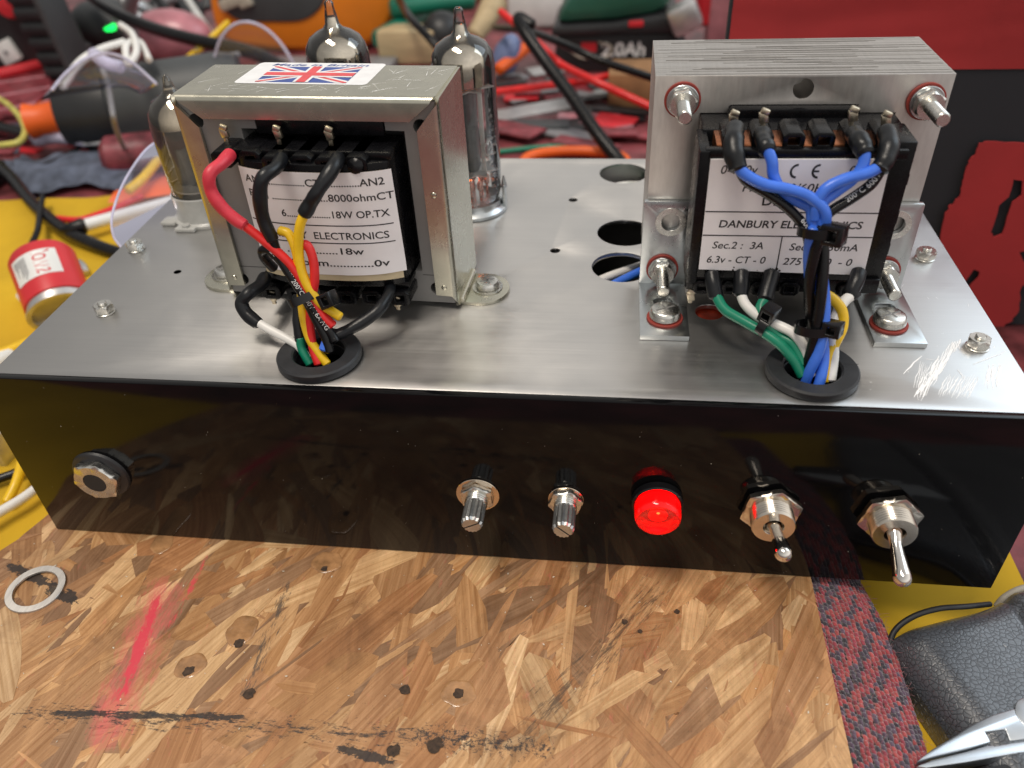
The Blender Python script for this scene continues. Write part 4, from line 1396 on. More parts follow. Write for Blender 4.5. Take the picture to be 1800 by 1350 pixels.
PW = {
 'sA': W((1292, 226, 38), (1290, 243, 33), (1290, 268, 29.5), (1297, 296, 27.3)),
 'bA': W((1293, 284, 28), (1308, 305, 26.4), (1343, 324, 25), (1385, 333, 24.3), (1420, 345, 23.4), (1446, 366, 22.2), (1451, 388, 21.8), (1440, 404, 22)),
 'kA': W((1297, 292, 28.2), (1312, 318, 27.8), (1343, 337, 26.8), (1376, 359, 25.5), (1401, 382, 24.2), (1417, 405, 23), (1424, 440, 21.6)),
 'sB': W((1340, 236, 38), (1343, 250, 33), (1349, 265, 30)),
 'bB': W((1348, 260, 30.4), (1357, 284, 28.8), (1360, 310, 28), (1376, 337, 27), (1402, 354, 25.6), (1424, 366, 24), (1428, 388, 22.8), (1436, 406, 22)),
 'sC': W((1501, 235, 38), (1511, 249, 33), (1521, 270, 29.6)),
 'bC': W((1521, 264, 30), (1517, 290, 28.4), (1500, 314, 27), (1470, 337, 25.6), (1447, 355, 24.2), (1437, 378, 23), (1444, 402, 22)),
 'sD': W((1558, 230, 38), (1563, 254, 33), (1556, 280, 29.4), (1546, 297, 28)),
 'bD': W((1551, 290, 28.5), (1525, 304, 26.6), (1485, 315, 25.2), (1452, 332, 24), (1436, 358, 23), (1432, 385, 22.4)),
 'kD': W((1549, 297, 29.4), (1530, 325, 28), (1495, 350, 26.8), (1460, 372, 25.2), (1440, 395, 24), (1432, 430, 22)),
}
for nm, kk, r, m in (('sleeve', 'sA', 2.45, 'sleeve'), ('wire', 'bA', 1.45, 'w_blue'), ('wire', 'kA', 1.3, 'w_black'), ('sleeve', 'sB', 2.15, 'sleeve'), ('wire', 'bB', 1.4, 'w_blue'), ('sleeve', 'sC', 2.35, 'sleeve'),
                     ('wire', 'bC', 1.4, 'w_blue'), ('sleeve', 'sD', 2.35, 'sleeve'), ('wire', 'bD', 1.45, 'w_blue'), ('wire', 'kD', 1.35, 'w_black')):
    mb = MB()
    if nm == 'sleeve':
        ph_ = rs.uniform(0, 6)
        mb.tube(PW[kk], lambda t, r=r, p=ph_: r * (1 + .07 * math.sin(7 * t + p) + .03 * math.sin(19 * t)), 18, 10)
    else: mb.tube(PW[kk], r, 14, 10)
    mb.build(nm, m, ptr)
# twisted trunk down to the grommet
trunk = W((1440, 398, 22), (1438, 440, 20.6), (1434, 500, 19), (1433, 560, 17.6), (1433, 610, 16), (1431, 650, 14.2), (1431, 690, 12))
TP = spline(trunk, 14)
for k, (m, ph, rr) in enumerate((('w_black', -1.4, 1.55), ('w_black', 1.3, 1.55), ('w_blue', 2.4, 2.1), ('w_blue', 3.9, 2.3))):
    pts = []
    for i in range(0, len(TP), 3):
        t = i / (len(TP) - 1)
        d = (TP[min(i + 1, len(TP) - 1)] - TP[max(0, i - 1)]).normalized()
        u = Vector((1, 0, 0)); u = (u - d * u.dot(d)).normalized(); w = d.cross(u)
        a = ph + t * 5.6
        sp_ = rr * (1 + .6 * max(0, t - .62))
        pts.append(TP[i] + u * math.cos(a) * sp_ + w * math.sin(a) * sp_)
    mb = MB(); mb.tube(pts, 1.42, 14, 6); mb.build('wire', m, ptr)
mb = MB()
wire_text(mb, PW['kA'], '600V 16AWG', 1.9, 1.3, 21.0)
wire_text(mb, PW['kD'][::-1], '200\u00b0C 600V', 2.0, 1.35, 13.0)
mb.build('wire_print', 'white_ink', ptr)
PL = {
 'sg1': W((1251, 482, 34), (1254, 500, 31.5), (1258, 522, 29.5)),
 'g1': W((1257, 516, 29.6), (1274, 544, 26.2), (1308, 565, 23.4), (1343, 585, 20.4), (1372, 606, 17.6), (1396, 634, 15), (1410, 660, 13)),
 'sw1': W((1304, 480, 34), (1303, 498, 31.5), (1301, 518, 29.5)),
 'w1': W((1301, 512, 29.8), (1311, 536, 27), (1338, 560, 23.8), (1370, 573, 21), (1398, 589, 18.6), (1418, 620, 16), (1425, 660, 13)),
 'sg2': W((1357, 480, 34), (1351, 500, 31.5), (1344, 526, 28)),
 'g2': W((1347, 522, 28.2), (1337, 542, 26), (1345, 567, 22.6), (1368, 590, 20.4), (1394, 606, 18.2), (1412, 640, 15)),
 'yl': W((1440, 513, 26), (1462, 524, 25), (1480, 546, 23), (1481, 575, 20.8), (1468, 603, 18.4), (1454, 630, 16), (1448, 670, 12.6)),
 'sw2': W((1510, 478, 34), (1505, 494, 31.5), (1497, 512, 29.6), (1500, 522, 29)),
 'w2': W((1503, 515, 29.4), (1482, 532, 26.6), (1469, 560, 22.8), (1464, 592, 19.4), (1465, 625, 16.6), (1460, 668, 12.8)),
}
for nm, kk, r, m in (('sleeve', 'sg1', 2.15, 'sleeve'), ('wire', 'g1', 1.45, 'w_green'), ('sleeve', 'sw1', 2.15, 'sleeve'), ('wire', 'w1', 1.4, 'w_white'), ('sleeve', 'sg2', 2.25, 'sleeve'), ('wire', 'g2', 1.45, 'w_green'),
                     ('wire', 'yl', 1.4, 'w_yellow'), ('sleeve', 'sw2', 2.1, 'sleeve'), ('wire', 'w2', 1.45, 'w_white')):
    mb = MB(); mb.tube(PL[kk], r, 14, 10); mb.build(nm, m, ptr)
cable_tie(on_y(1435, 405, 21.8), (0, 0.15, 1), 4.0, on_y(1466, 412, 19.5), ptr, .85, (2.7, 2.3, 2.5))
cable_tie(on_y(1430, 577, 17.2), (0, 0.2, 1), 4.3, on_y(1464, 578, 15), ptr, .8, (2.3, 2.2, 1.9))
cable_tie(on_y(1346, 572, 22.4), on_y(1330, 565, 23.6) - on_y(1364, 586, 20), 3.1, on_y(1352, 551, 22), ptr, .9, (2.3, 2.2, 2.0))


# ------------------------------------------------------------------ valves (plugged in, each a thing of its own)
def skirt(t, x, y, r=12.0):
    m1 = MB(); m1.lathe([(r, 0.1), (r + .6, .5), (r + .6, 1.6), (r - .4, 2.6), (r - 1.0, 3.4), (r - 1.0, 5.0), (8, 5.2)], (x, y, 0), seg=44)
    m1.box(x + r - .6, x + r + .6, y - 2, y + 2, .5, 10, .3); m1.lathe([(1.2, 9), (.3, 13.5)], (x + r, y - .5, 0), seg=8)
    m1.build('socket', 'zinc_blue', t)


def big_valve(x, y, label, top):
    t = thing('valve', label, 'vacuum tube', (x, y, 0), 'clear glass valves standing behind the left transformer')
    skirt(t, x, y)
    prof = [(9.2, 4.2), (10.2, 5.6), (10.9, 9), (11, 16), (11, top - 22), (10.9, top - 18), (10.3, top - 14.5), (8.6, top - 11.6), (5.8, top - 9.8), (3.4, top - 8.8), (2.4, top - 7.4), (2.0, top - 4.6), (1.5, top - 2.2), (1.6, top - 1.0), (1.0, top - .2), (0, top)]
    m1 = MB(); m1.lathe([p for p in prof], (x, y, 0), seg=56); m1.build('glass', 'glass', t, ang=60)
    g = [(10.72, top - 23.5), (10.72, top - 22), (10.62, top - 18), (10.02, top - 14.5), (8.4, top - 11.9), (5.7, top - 10.1), (3.3, top - 9.0), (2.2, top - 7.4), (1.8, top - 5.2)]
    m1 = MB(); u = 56
    m1.lathe(g, (x, y, 0), seg=u)
    m1.f = [f for f in m1.f if len(f) == 4]; m1.c = m1.c[:len(m1.f)]
    m1.build('getter', 'getter', t, ang=60)
    m1 = MB()
    star = [((6.6 if k % 2 else 10.2) * math.cos(2 * PI * k / 16), (6.6 if k % 2 else 10.2) * math.sin(2 * PI * k / 16)) for k in range(16)]
    for z in (top - 26.0, 15.5):
        m1.prism([(x + a, y + b) for a, b in star], 'z', z, z + .5)
    m1.build('mica_spacer', 'mica', t)
    m1 = MB()
    m1.prism([(x + a, y + b) for a, b in rrect(-7.4, 3.4, -4.2, 4.2, 1.6)], 'z', 16.2, top - 26.3, b=.3)
    m1.box(x - 7.5, x + 3.5, y - 4.35, y + 4.35, 32, 32.7, .1)
    m1.build('anode', 'anode', t)
    m1 = MB()
    m1.box(x + 4.6, x + 6.2, y - 3, y - 2, 16, top - 26, .3); m1.tube([(x + 8, y - 4, 28), (x + 6.4, y - 6, 26), (x + 7.5, y - 6, 23), (x + 9, y - 4, 25)], .35, 8, 6, True)
    m1.tube([(x - 5, y - 6, top - 26), (x - 5, y - 6, top - 21)], .3, 8, 2); m1.tube([(x - 1.5, y - 6, top - 26), (x - 1.5, y - 6, top - 21)], .3, 8, 2)
    m1.build('support', 'mica', t)
    m1 = MB(); m1.tube([(x - 3.5, y - 5, top - 25.2), (x - 2.8, y - 5.4, top - 24.6), (x - 2.2, y - 5, top - 25.1)], .4, 8, 4)
    m1.tube([(x - 2, y - 4.4, 15), (x - 1, y - 5, 14.2), (x + .6, y - 4.8, 13.2)], .4, 8, 4)
    m1.build('heater', 'heater', t)
    m1 = MB()
    for k in range(9):
        a = 2 * PI * k / 10 + .4
        m1.lathe([(.5, 4.5), (.55, 9), (1.1, 9.6), (1.1, 12), (.4, 13), (.35, 15.5)], (x + 5.6 * math.cos(a), y + 5.6 * math.sin(a), 0), seg=10)
    m1.build('pin', 'pins', t)
    return t


big_valve(-18.2, 113.5, 'clear valve standing free just right of the flag-stickered transformer, glowing inside', 71.5)
big_valve(-62.6, 116, 'clear valve hidden behind the flag-stickered transformer, only its silvered dome above it', 73.8)
t = thing('small_valve', 'short smoky brown valve in a white socket at the left end of the flag transformer', 'vacuum tube', (-121.5, 104, 0))
x, y = -121.5, 104
m1 = MB(); m1.lathe([(12.0, .1), (12.2, .5), (12.2, 1.4), (11.0, 2.0), (10.6, 4), (10.8, 11), (10.5, 11.4), (10.2, 11), (9.4, 6)], (x, y, 0), seg=48)
m1.box(x - 15, x - 9, y - 9, y - 3, .1, 1.5, .4); m1.lathe([(1.6, 1.5), (1.5, 2.4), (0, 2.5)], (x - 3, y - 11.8, 0), seg=12); m1.box(x - 7, x + 1, y - 14, y - 8, .1, 1.5, .4)
m1.build('socket', 'ceramic', t)
m1 = MB(); m1.lathe([(9.2, 5), (9.9, 9), (10.2, 14), (10.4, 30), (10.3, 37), (9.6, 41.2), (7.6, 44.6), (4.6, 46.6), (2.6, 47.8), (1.7, 50), (1.3, 52.6), (0, 53.8)], (x, y, 0), seg=48); m1.build('glass', 'glass_smoke', t, ang=60)
m1 = MB(); m1.lathe([(10.1, 37), (9.4, 41.2), (7.4, 44.4), (4.4, 46.3), (2.3, 47.6)], (x, y, 0), seg=48); m1.f = [f for f in m1.f if len(f) == 4]; m1.c = m1.c[:len(m1.f)]
m1.build('getter', 'getter', t, ang=60)
m1 = MB(); m1.prism([(x + a, y + b) for a, b in rrect(-6, 6, -3.4, 3.4, 1.5)], 'z', 14, 36, b=.3); m1.build('anode', 'anode', t)
m1 = MB(); m1.lathe([(9, 36.5), (9, 37)], (x, y, 0), seg=24); m1.lathe([(9, 13), (9, 13.5)], (x, y, 0), seg=24); m1.build('mica_spacer', 'mica', t)


# ------------------------------------------------------------------ things around the amplifier, standing on the bench
def Z(px, py, h=0.0):
    """point h mm above the bench"""
    return on_z(px, py, BENCH + h)


def ZP(*pts):
    return [Z(px, py, h) for px, py, h in pts]


def simple(mb, name, m, label, cat, group=None, at_=None, ang=38):
    c = at_ if at_ is not None else sum((Vector(v) for v in mb.v), Vector()) / len(mb.v)
    o = mb.build(name, m, None, c, ang)
    return tag(o, label, cat, group)


def sheet(fn, nx, ny):
    vs = [fn(i / nx, j / ny) for j in range(ny + 1) for i in range(nx + 1)]
    fs = [(j * (nx + 1) + i, j * (nx + 1) + i + 1, (j + 1) * (nx + 1) + i + 1, (j + 1) * (nx + 1) + i) for j in range(ny) for i in range(nx)]
    return vs, fs


def cable(name, m, pts, r, label, group=None, cat='cable', sub=10):
    mb = MB(); mb.tube(ZP(*pts), r, 12, sub)
    return simple(mb, name, m, label, cat, group)


from mathutils import noise as mn
M['yellow'] = mat('yellow_pvc_cloth', (0.58, 0.36, 0.020), 0.7, 0, 0.12, 0.02, 0.25, 0.06, 1.2, rvar=0.1, spec=0.2)
mb = MB()


def ycl(u, v):
    x = -460 + u * 632; y = -150 + v * (470 - 28 * math.sin(u * 9) - 40 * abs(u - .35))
    n = mn.noise(Vector((x * .012, y * .012, 3))) * 5 + mn.noise(Vector((x * .03, y * .02, 9))) * 2.0
    fold = 7 * math.exp(-((y - 250 - .25 * x) / 16) ** 2) + 5 * math.exp(-((y - 165 + .35 * (x + 300)) / 11) ** 2)
    near = min(1, max(0, (-175 - x) / 40))
    return (x, y, BENCH + 1.5 + (n + 3 + fold) * near * .7)


vs, fs = sheet(ycl, 90, 70); mb.add(vs, fs)
simple(mb, 'yellow_cloth', 'yellow', 'crumpled yellow plastic cloth spread under the board and amplifier', 'cloth', at_=(-144, 60, BENCH), ang=80)

# knitted strip beside the board
mb = MB()
rs = random.Random(5)
A0 = Vector((96, 8, -70.5)); EY = Vector((0.02, -1, 0)); WID = 24.0
red_t, dk_t = [(0.40, 0.055, 0.065), (0.34, 0.05, 0.075), (0.46, 0.085, 0.085)], [(0.10, 0.065, 0.105), (0.13, 0.085, 0.13), (0.055, 0.045, 0.065)]


def scarf(u, v):
    """u across (mm), v towards the viewer (mm)"""
    q = u / WID
    edge = 3.2 * math.exp(-((v - 8) / 14) ** 2) * 0 + 1.5 * math.sin(v * .045)
    drop = 9.0 * (1 - math.sqrt(max(0, 1 - max(0, (q - .35) / .66) ** 2)))
    return A0 + EY * v + Vector((u + edge * q - 3.0 * q * math.exp(-(v / 16) ** 2), 0, -drop + .6 * math.sin(v * .13)))


base = MB()
vs, fs = sheet(lambda a, b: scarf(a * WID, -15 + b * 135) + Vector((0, 0, -.9)), 14, 50)
base.add(vs, fs, (0.05, 0.03, 0.04))
mb.v, mb.f, mb.c, mb.uv = base.v, base.f, base.c, base.uv
dv, du = 1.45, 1.3
for j in range(int(132 / dv)):
    for i in range(int(WID / du)):
        u = (i + .5) * du + rs.gauss(0, .09); v = -14 + j * dv + (.5 * dv if i % 2 else 0) + rs.gauss(0, .10)
        band = (v * .50 + u * .95 + 1.6 * mn.noise(Vector((u * .25, v * .12, 4)))) % 6.4
        dark_ = band < 2.6
        if rs.random() < .13: dark_ = not dark_
        tone = rs.choice(dk_t if dark_ else red_t)
        k = rs.uniform(.7, 1.25); tone = tuple(c * k for c in tone)
        c0 = scarf(u - .36, v - 1.4); c1 = scarf(u + .36, v + 1.4); mid = scarf(u, v) + Vector((rs.gauss(0, .08), rs.gauss(0, .08), .55))
        mb.tube([c0 + Vector((0, 0, -.35)), mid, c1 + Vector((0, 0, -.25))], lambda t: .22 + .42 * math.sin(PI * min(1, max(0, t))), 7, 3, tone=tone, cap=False)
for i in range(420):
    u = rs.uniform(0, WID) if rs.random() < .5 else WID - abs(rs.gauss(0, 2)); v = rs.uniform(-10, 115)
    p = scarf(min(u, WID), v) + Vector((0, 0, .7))
    d = Vector((rs.gauss(.4, .8), rs.gauss(0, .8), rs.uniform(.1, .9))) * rs.uniform(.8, 2.2)
    mb.tube([p, p + d * .5 + Vector((0, 0, .15)), p + d], .035, 4, 2, tone=(0.42, 0.16, 0.18), cap=False)
simple(mb, 'knitted_scarf', 'wool', 'red and dark grey striped knitted strip beside the right edge of the board', 'scarf', at_=(108, -45, -75), ang=70)

# black pebbled leather case with cord loop
mb = MB()
rot = Matrix.Rotation(math.radians(20), 4, 'Z')
cc = Vector((118.5, -14.0, 0))
LX, LYY = 118.0, 105.0
def case_pt(a, b):
    sx_, sy_ = a * LX, -b * LYY
    e = min(sx_ + 0.2, 9, LYY * (1 - b)) if False else min(max(0, sx_), 9)
    e2 = min(max(0, -sy_), 7)
    rnd = (9 - math.sqrt(max(0, 81 - (9 - e) ** 2))) + (7 - math.sqrt(max(0, 49 - (7 - e2) ** 2)))
    crease = -2.2 * math.exp(-((sx_ - 40 - .15 * sy_) / 1.3) ** 2) + 1.3 * math.exp(-((sx_ - 44 - .15 * sy_) / 4) ** 2)
    z = -67.5 - rnd + crease + .8 * mn.noise(Vector((sx_ * .05, sy_ * .05, 1)))
    v = rot @ Vector((sx_, sy_ + 2.5 * math.exp(-((sx_ - 44) / 8) ** 2), 0))
    return cc + Vector((v.x, v.y, z))
N1, N2 = 110, 90
vs, fs = sheet(case_pt, N1, N2)
mb.add(vs, fs)
def skirt_line(idx):
    o = len(mb.v); n = len(idx)
    mb.add([vs[i] for i in idx] + [Vector((vs[i].x, vs[i].y, BENCH + 2)) for i in idx], [(k, k + 1, n + k + 1, n + k) for k in range(n - 1)])
skirt_line([j * (N1 + 1) for j in range(N2 + 1)]); skirt_line(list(range(N1 + 1)))
case = simple(mb, 'leather_case', 'leather', 'black pebble-grained leather case beside the knitted strip', 'case', at_=(160, -50, BENCH), ang=60)
mb = MB()
mb.tube([on_z(*q) for q in ((1560, 1150, -77), (1572, 1110, -73), (1605, 1084, -70), (1650, 1070, -69), (1700, 1066, -70), (1740, 1062, -74))], .85, 12, 8)
simple(mb, 'cord_loop', 'rubber', 'thin black cord loop behind the pebbled leather case', 'cord')
mb = MB()
mb.tube([on_z(*q) for q in ((1752, 1066, -76), (1768, 1049, -73), (1800, 1034, -71.5), (1850, 1030, -71.5))], 1.1, 12, 8)
M['beige'] = mat('beige_piping', (0.40, 0.36, 0.29), .5, 0, .2, .2)
simple(mb, 'pale_piping', 'beige', 'pale piping curving over the top edge of the leather case', 'cord')

# pliers in the corner
mb = MB()
zp = -67.0


def pz(*pts): return [tuple(on_z(px, py, zp)[:2]) for px, py in pts]


plt_ = thing('pliers', 'silver flat-nosed pliers with a square cutter notch in the lower right corner', 'pliers', tuple(on_z(1740, 1300, zp)))
M['plier'] = brushed('plier_steel', (0.66, 0.70, 0.74), 0.34, (.2, .2, .2), .12, .08)
m1 = MB(); m1.prism(pz((1612, 1338), (1640, 1316), (1680, 1292), (1715, 1270), (1745, 1256), (1900, 1212), (1900, 1286), (1775, 1302), (1768, 1282), (1732, 1286), (1742, 1304), (1700, 1316), (1640, 1330))[::-1], 'z', zp - 4, zp, b=.35)
m1.build('upper_jaw', 'plier', plt_)
m1 = MB(); m1.prism(pz((1612, 1345), (1640, 1334), (1700, 1319), (1744, 1307), (1750, 1309), (1778, 1304), (1900, 1290), (1900, 1312), (1790, 1322), (1700, 1338), (1630, 1348))[::-1], 'z', zp - 4.2, zp - .5, b=.3)
m1.build('lower_jaw', 'plier', plt_)
m1 = MB(); q = on_z(1822, 1258, zp); m1.lathe([(5.0, -4.6), (5.0, .1), (4.8, .2), (0, .2)], q, seg=36); m1.build('pivot', 'plier', plt_)
m1 = MB(); m1.prism(pz((1660, 1362), (1720, 1345), (1800, 1327), (1900, 1318), (1900, 1420), (1660, 1420))[::-1], 'z', zp - 12, zp - 1.5, b=1.2); m1.build('grip', 'rubber', plt_)

# distressed red and black banner standing behind on the right
BY = 172.0


def bp2(px, py): p = on_y(px, py, BY); return (p.x, p.z)


ban = thing('banner', 'red and black banner with rough red lettering behind the right transformer', 'banner', (240, BY, BENCH))
x0b, x1b = on_y(1291, 0, BY).x, 420
mb = MB()
def bansheet(u, v):
    x = x0b + (x1b - x0b) * u; z = -175 + 480 * v
    return (x, BY + 1.2 * mn.noise(Vector((x * .02, z * .02, 2))), max(BENCH - .5, z) if False else z)
zb = on_y(1740, 122, BY + 2).z
vs, fs = sheet(lambda u, v: (x0b + (x1b - x0b) * u, BY + 1.6 + .9 * math.sin(u * 7 + v * 3) + .6 * mn.noise(Vector((u * 9, v * 6, 3))), zb + (76 - zb) * v), 30, 20); mb.add(vs, fs)
mb.v += []; mb.build('red_field', 'banner_red', ban, ang=80)
mb = MB(); vs, fs = sheet(lambda u, v: (x0b + (x1b - x0b) * u, BY + 2 + 1.0 * math.sin(u * 7), BENCH + .3 + (zb - BENCH - .3) * v), 30, 20); mb.add(vs, fs)
mb.build('black_field', 'banner_black', ban, ang=80)
mb = MB(); mb.box(x0b - 1, x1b, BY + 3.5, BY + 8, BENCH + .2, 77, .5); mb.build('backing', 'banner_black', ban)
mb = MB()
gl = [(1722, 252), (1735, 249), (1800, 252), (1960, 256), (2040, 300), (2050, 400), (1990, 450), (1930, 470), (1990, 560), (2040, 640), (1940, 640), (1880, 560), (1852, 470), (1818, 495), (1796, 505), (1792, 545), (1780, 565), (1760, 580), (1748, 596), (1738, 640), (1690, 640), (1640, 560), (1648, 470), (1652, 430), (1662, 375), (1672, 360), (1688, 345), (1692, 320), (1698, 300), (1703, 284), (1714, 274)]
h1 = [(1782, 316), (1798, 316), (1860, 318), (1930, 330), (1950, 370), (1900, 400), (1830, 405), (1800, 412), (1760, 412), (1744, 416), (1742, 408), (1752, 384), (1756, 362), (1774, 346), (1778, 334)]
h1 = [(1782, 316), (1798, 318), (1796, 344), (1780, 356), (1770, 385), (1762, 412), (1746, 418), (1742, 408), (1750, 386), (1756, 362), (1774, 346), (1778, 334)]
h2 = [(1712, 474), (1722, 478), (1720, 488), (1706, 502), (1695, 520), (1692, 505), (1702, 488)]
h3 = [(1792, 444), (1810, 440), (1830, 462), (1800, 462), (1796, 452)]
def dens(pts, amp=1.3, n=4):
    out = []
    for i in range(len(pts)):
        a, b = pts[i], pts[(i + 1) % len(pts)]
        for k in range(n):
            t = k / n
            out.append((a[0] + (b[0] - a[0]) * t + (rs.gauss(0, amp) if k else 0), a[1] + (b[1] - a[1]) * t + (rs.gauss(0, amp) if k else 0)))
    return [bp2(*p) for p in out]
mb.prism(dens(gl), 'y', BY + .2, BY + .9, [dens(h1, .6, 2), dens(h2, .4, 2), dens(h3, .4, 2)])
mb.build('rough_letter', 'banner_red', ban)

HUE = {'maroon': 'dark red', 'red_p': 'bright red', 'pinkish': 'pink', 'tool_grey': 'charcoal', 'grey_p': 'mid grey', 'tool_black': 'black', 'silver_p': 'silvery', 'denim': 'blue-grey'}
# ---- dark heat gun with orange nozzle, left back
M['tool_grey'] = mat('dark_grey_tool', (0.055, 0.060, 0.063), 0.5, 0, 0.2, 0.02, 0.1, 0.2, .3)
M['tool_black'] = mat('black_tool_plastic', (0.016, 0.017, 0.019), 0.42, 0, 0.3, 0.03, 0.1, 0.2, .3)
M['orange'] = mat('orange_plastic', (0.78, 0.22, 0.012), 0.42, 0, 0.10, 0.02)
M['orange_red'] = mat('orange_red_plastic', (0.80, 0.12, 0.01), 0.45, 0, 0.12, 0.03)
M['green_p'] = mat('dark_green_plastic', (0.012, 0.085, 0.055), 0.38, 0, 0.15, 0.02)
M['teal'] = mat('green_handle_plastic', (0.008, 0.16, 0.10), 0.4, 0, 0.15, 0.03)
M['red_p'] = mat('red_plastic', (0.58, 0.025, 0.035), 0.4, 0, 0.15, 0.03)
M['maroon'] = mat('maroon_board', (0.20, 0.035, 0.045), 0.4, 0, 0.6, 0.08, 0.3, 0.3, .5)
M['pinkish'] = mat('pink_translucent_plastic', (0.45, 0.18, 0.21), 0.3, 0, 0.3, 0.04)
M['white_p'] = mat('white_plastic', (0.72, 0.73, 0.72), 0.4, 0, 0.08, 0.05)
M['grey_p'] = mat('mid_grey_plastic', (0.22, 0.22, 0.23), 0.4, 0, 0.2, 0.03)
M['cream'] = mat('pale_wood', (0.52, 0.40, 0.23), 0.6, 0, 0.2, 0.1, stretch=(.2, 1, 1))
M['cardboard'] = mat('brown_cardboard', (0.27, 0.14, 0.06), 0.75, 0, 0.25, 0.06)
M['denim'] = mat('blue_grey_cloth', (0.085, 0.10, 0.14), 0.9, 0, 0.5, 0.08, 0.6, 0.4, .6)
M['green_led'] = mat('green_lamp', (0.02, .8, .2), .4, emit=(0.01, 1.0, 0.12), es=1.6)
M['gy_wire'] = mat('green_yellow_wire', (0.55, 0.50, 0.12), 0.4, 0, 0.3, 0.05)
M['clear'] = thin_glass('clear_plastic', (0.93, 0.92, 0.96), (0.72, 0.72, 0.86), 1.5, 0.10, .06)
M['clear_edge'] = mat('violet_plastic_edge', (0.50, 0.48, 0.62), .12, 0, .2, .1)
M['silver_p'] = mat('satin_silver', (0.6, 0.6, 0.6), .35, .8, .15, .1, .3, .6, .2)

p0, p1 = Z(116, 204, 28), Z(430, 158, 32)
t = thing('heat_gun', 'dark grey heat gun lying at the left with an orange nozzle', 'heat gun', (p0.x, p0.y, BENCH))
ax = p1 - p0; L0 = ax.length
m1 = MB(); m1.lathe([(14, 0), (22, 6), (26, 30), (26, 34), (29, 42), (29, L0 * .9), (26, L0)], p0, ax, 40); m1.build('body', 'tool_grey', t)
m1 = MB(); m1.lathe([(21, -2), (27.5, 14), (29.8, 30), (29.8, 36), (29.2, 36.5)], p0, ax, 40); m1.build('front_collar', 'tool_black', t)
m1 = MB(); m1.lathe([(11, -26), (12.5, -26), (10.5, -18), (11.5, -8), (14.5, 0), (14, 2)], p0, ax, 28); m1.build('nozzle', 'orange_red', t)
m1 = MB(); q0, q1 = Z(232, 122, 50), Z(420, 96, 55); m1.tube([q0, q1], 2.4, 8, 4); m1.build('seam', 'grey_p', t)
# ---- black ribbed grip and box at the far left
p0 = Z(118, 135, 0)
t = thing('ribbed_grip', 'black ribbed grip standing upright at the upper left', 'tool grip', (p0.x, p0.y, BENCH))
m1 = MB()
for k in range(15):
    z = BENCH + 2 + k * 13; w = 13 + k * .3
    m1.box(p0.x - w - k * 1.6, p0.x + w - k * 1.6, p0.y - 14, p0.y + 24, z, z + 10.5, 3.2)
m1.build('ribs', 'tool_black', t)
m1 = MB(); m1.prism([(p0.x - 14, BENCH), (p0.x + 11, BENCH), (p0.x - 12, BENCH + 200), (p0.x - 37, BENCH + 200)], 'y', p0.y - 10, p0.y + 20, b=2); m1.build('core', 'tool_black', t)
m1 = MB(); m1.prism([(p0.x + 13, BENCH), (p0.x + 20, BENCH), (p0.x - 4, BENCH + 200), (p0.x - 10, BENCH + 200)], 'y', p0.y - 16, p0.y + 22, b=2); m1.build('side_strip', 'tool_grey', t)
p0 = Z(20, 130, 0)
t = thing('black_box', 'black box with a red button and a white square switch in the upper left corner', 'box', (p0.x, p0.y, BENCH))
m1 = MB(); m1.box(p0.x - 120, p0.x + 42, p0.y, p0.y + 60, BENCH + .2, BENCH + 190, 4); m1.build('case', 'tool_black', t)
q = on_y(16, 90, p0.y); m1 = MB(); m1.obox((q.x, q.y - 1, q.z), ((1, 0, .35), (0, 1, 0), (-.35, 0, 1)), (10, 4, 10), 1.5); m1.build('switch', 'white_p', t)
m1 = MB(); m1.lathe([(2.5, 0), (2.2, .6), (0, .7)], (q.x, q.y - 5, q.z), (0, -1, 0), 16); m1.build('switch_dot', 'grey_p', t)
q = on_y(25, 6, p0.y); m1 = MB(); m1.lathe([(12, 0), (12, 8), (9, 13), (0, 14)], (q.x, q.y, q.z), (0, -1, 0), 24); m1.build('button', 'red_p', t)
mb = MB(); a, b = Z(0, 130, 8), Z(78, 112, 8); mb.tube([a, b], 5, 10, 4); simple(mb, 'red_rod', 'red_p', 'red rod lying in front of the black box at the left edge', 'rod')
# red perforated board
mb = MB()
a, b, c, d = Z(-40, 215, 4), Z(95, 185, 4), Z(85, 122, 4), Z(-40, 138, 4)
for lo in (0,): mb.add([a, b, c, d] + [v - Vector((0, 0, 2)) for v in (a, b, c, d)], [(0, 1, 2, 3), (4, 5, 1, 0), (5, 6, 2, 1), (7, 4, 0, 3)])
pcb = simple(mb, 'circuit_board', 'maroon', 'dark red circuit board with rows of pale solder pads at the left', 'circuit board')
for r in range(3):
    m1 = MB()
    for k in range(17):
        q = a.lerp(d, .15 + .33 * r).lerp(b.lerp(c, .15 + .33 * r), (k + .5) / 17) + Vector((0, 0, .1)); m1.lathe([(2.0, 0), (1.4, .8), (0, 1)], q, seg=8)
    m1.build('solder_row', 'pinkish', pcb)
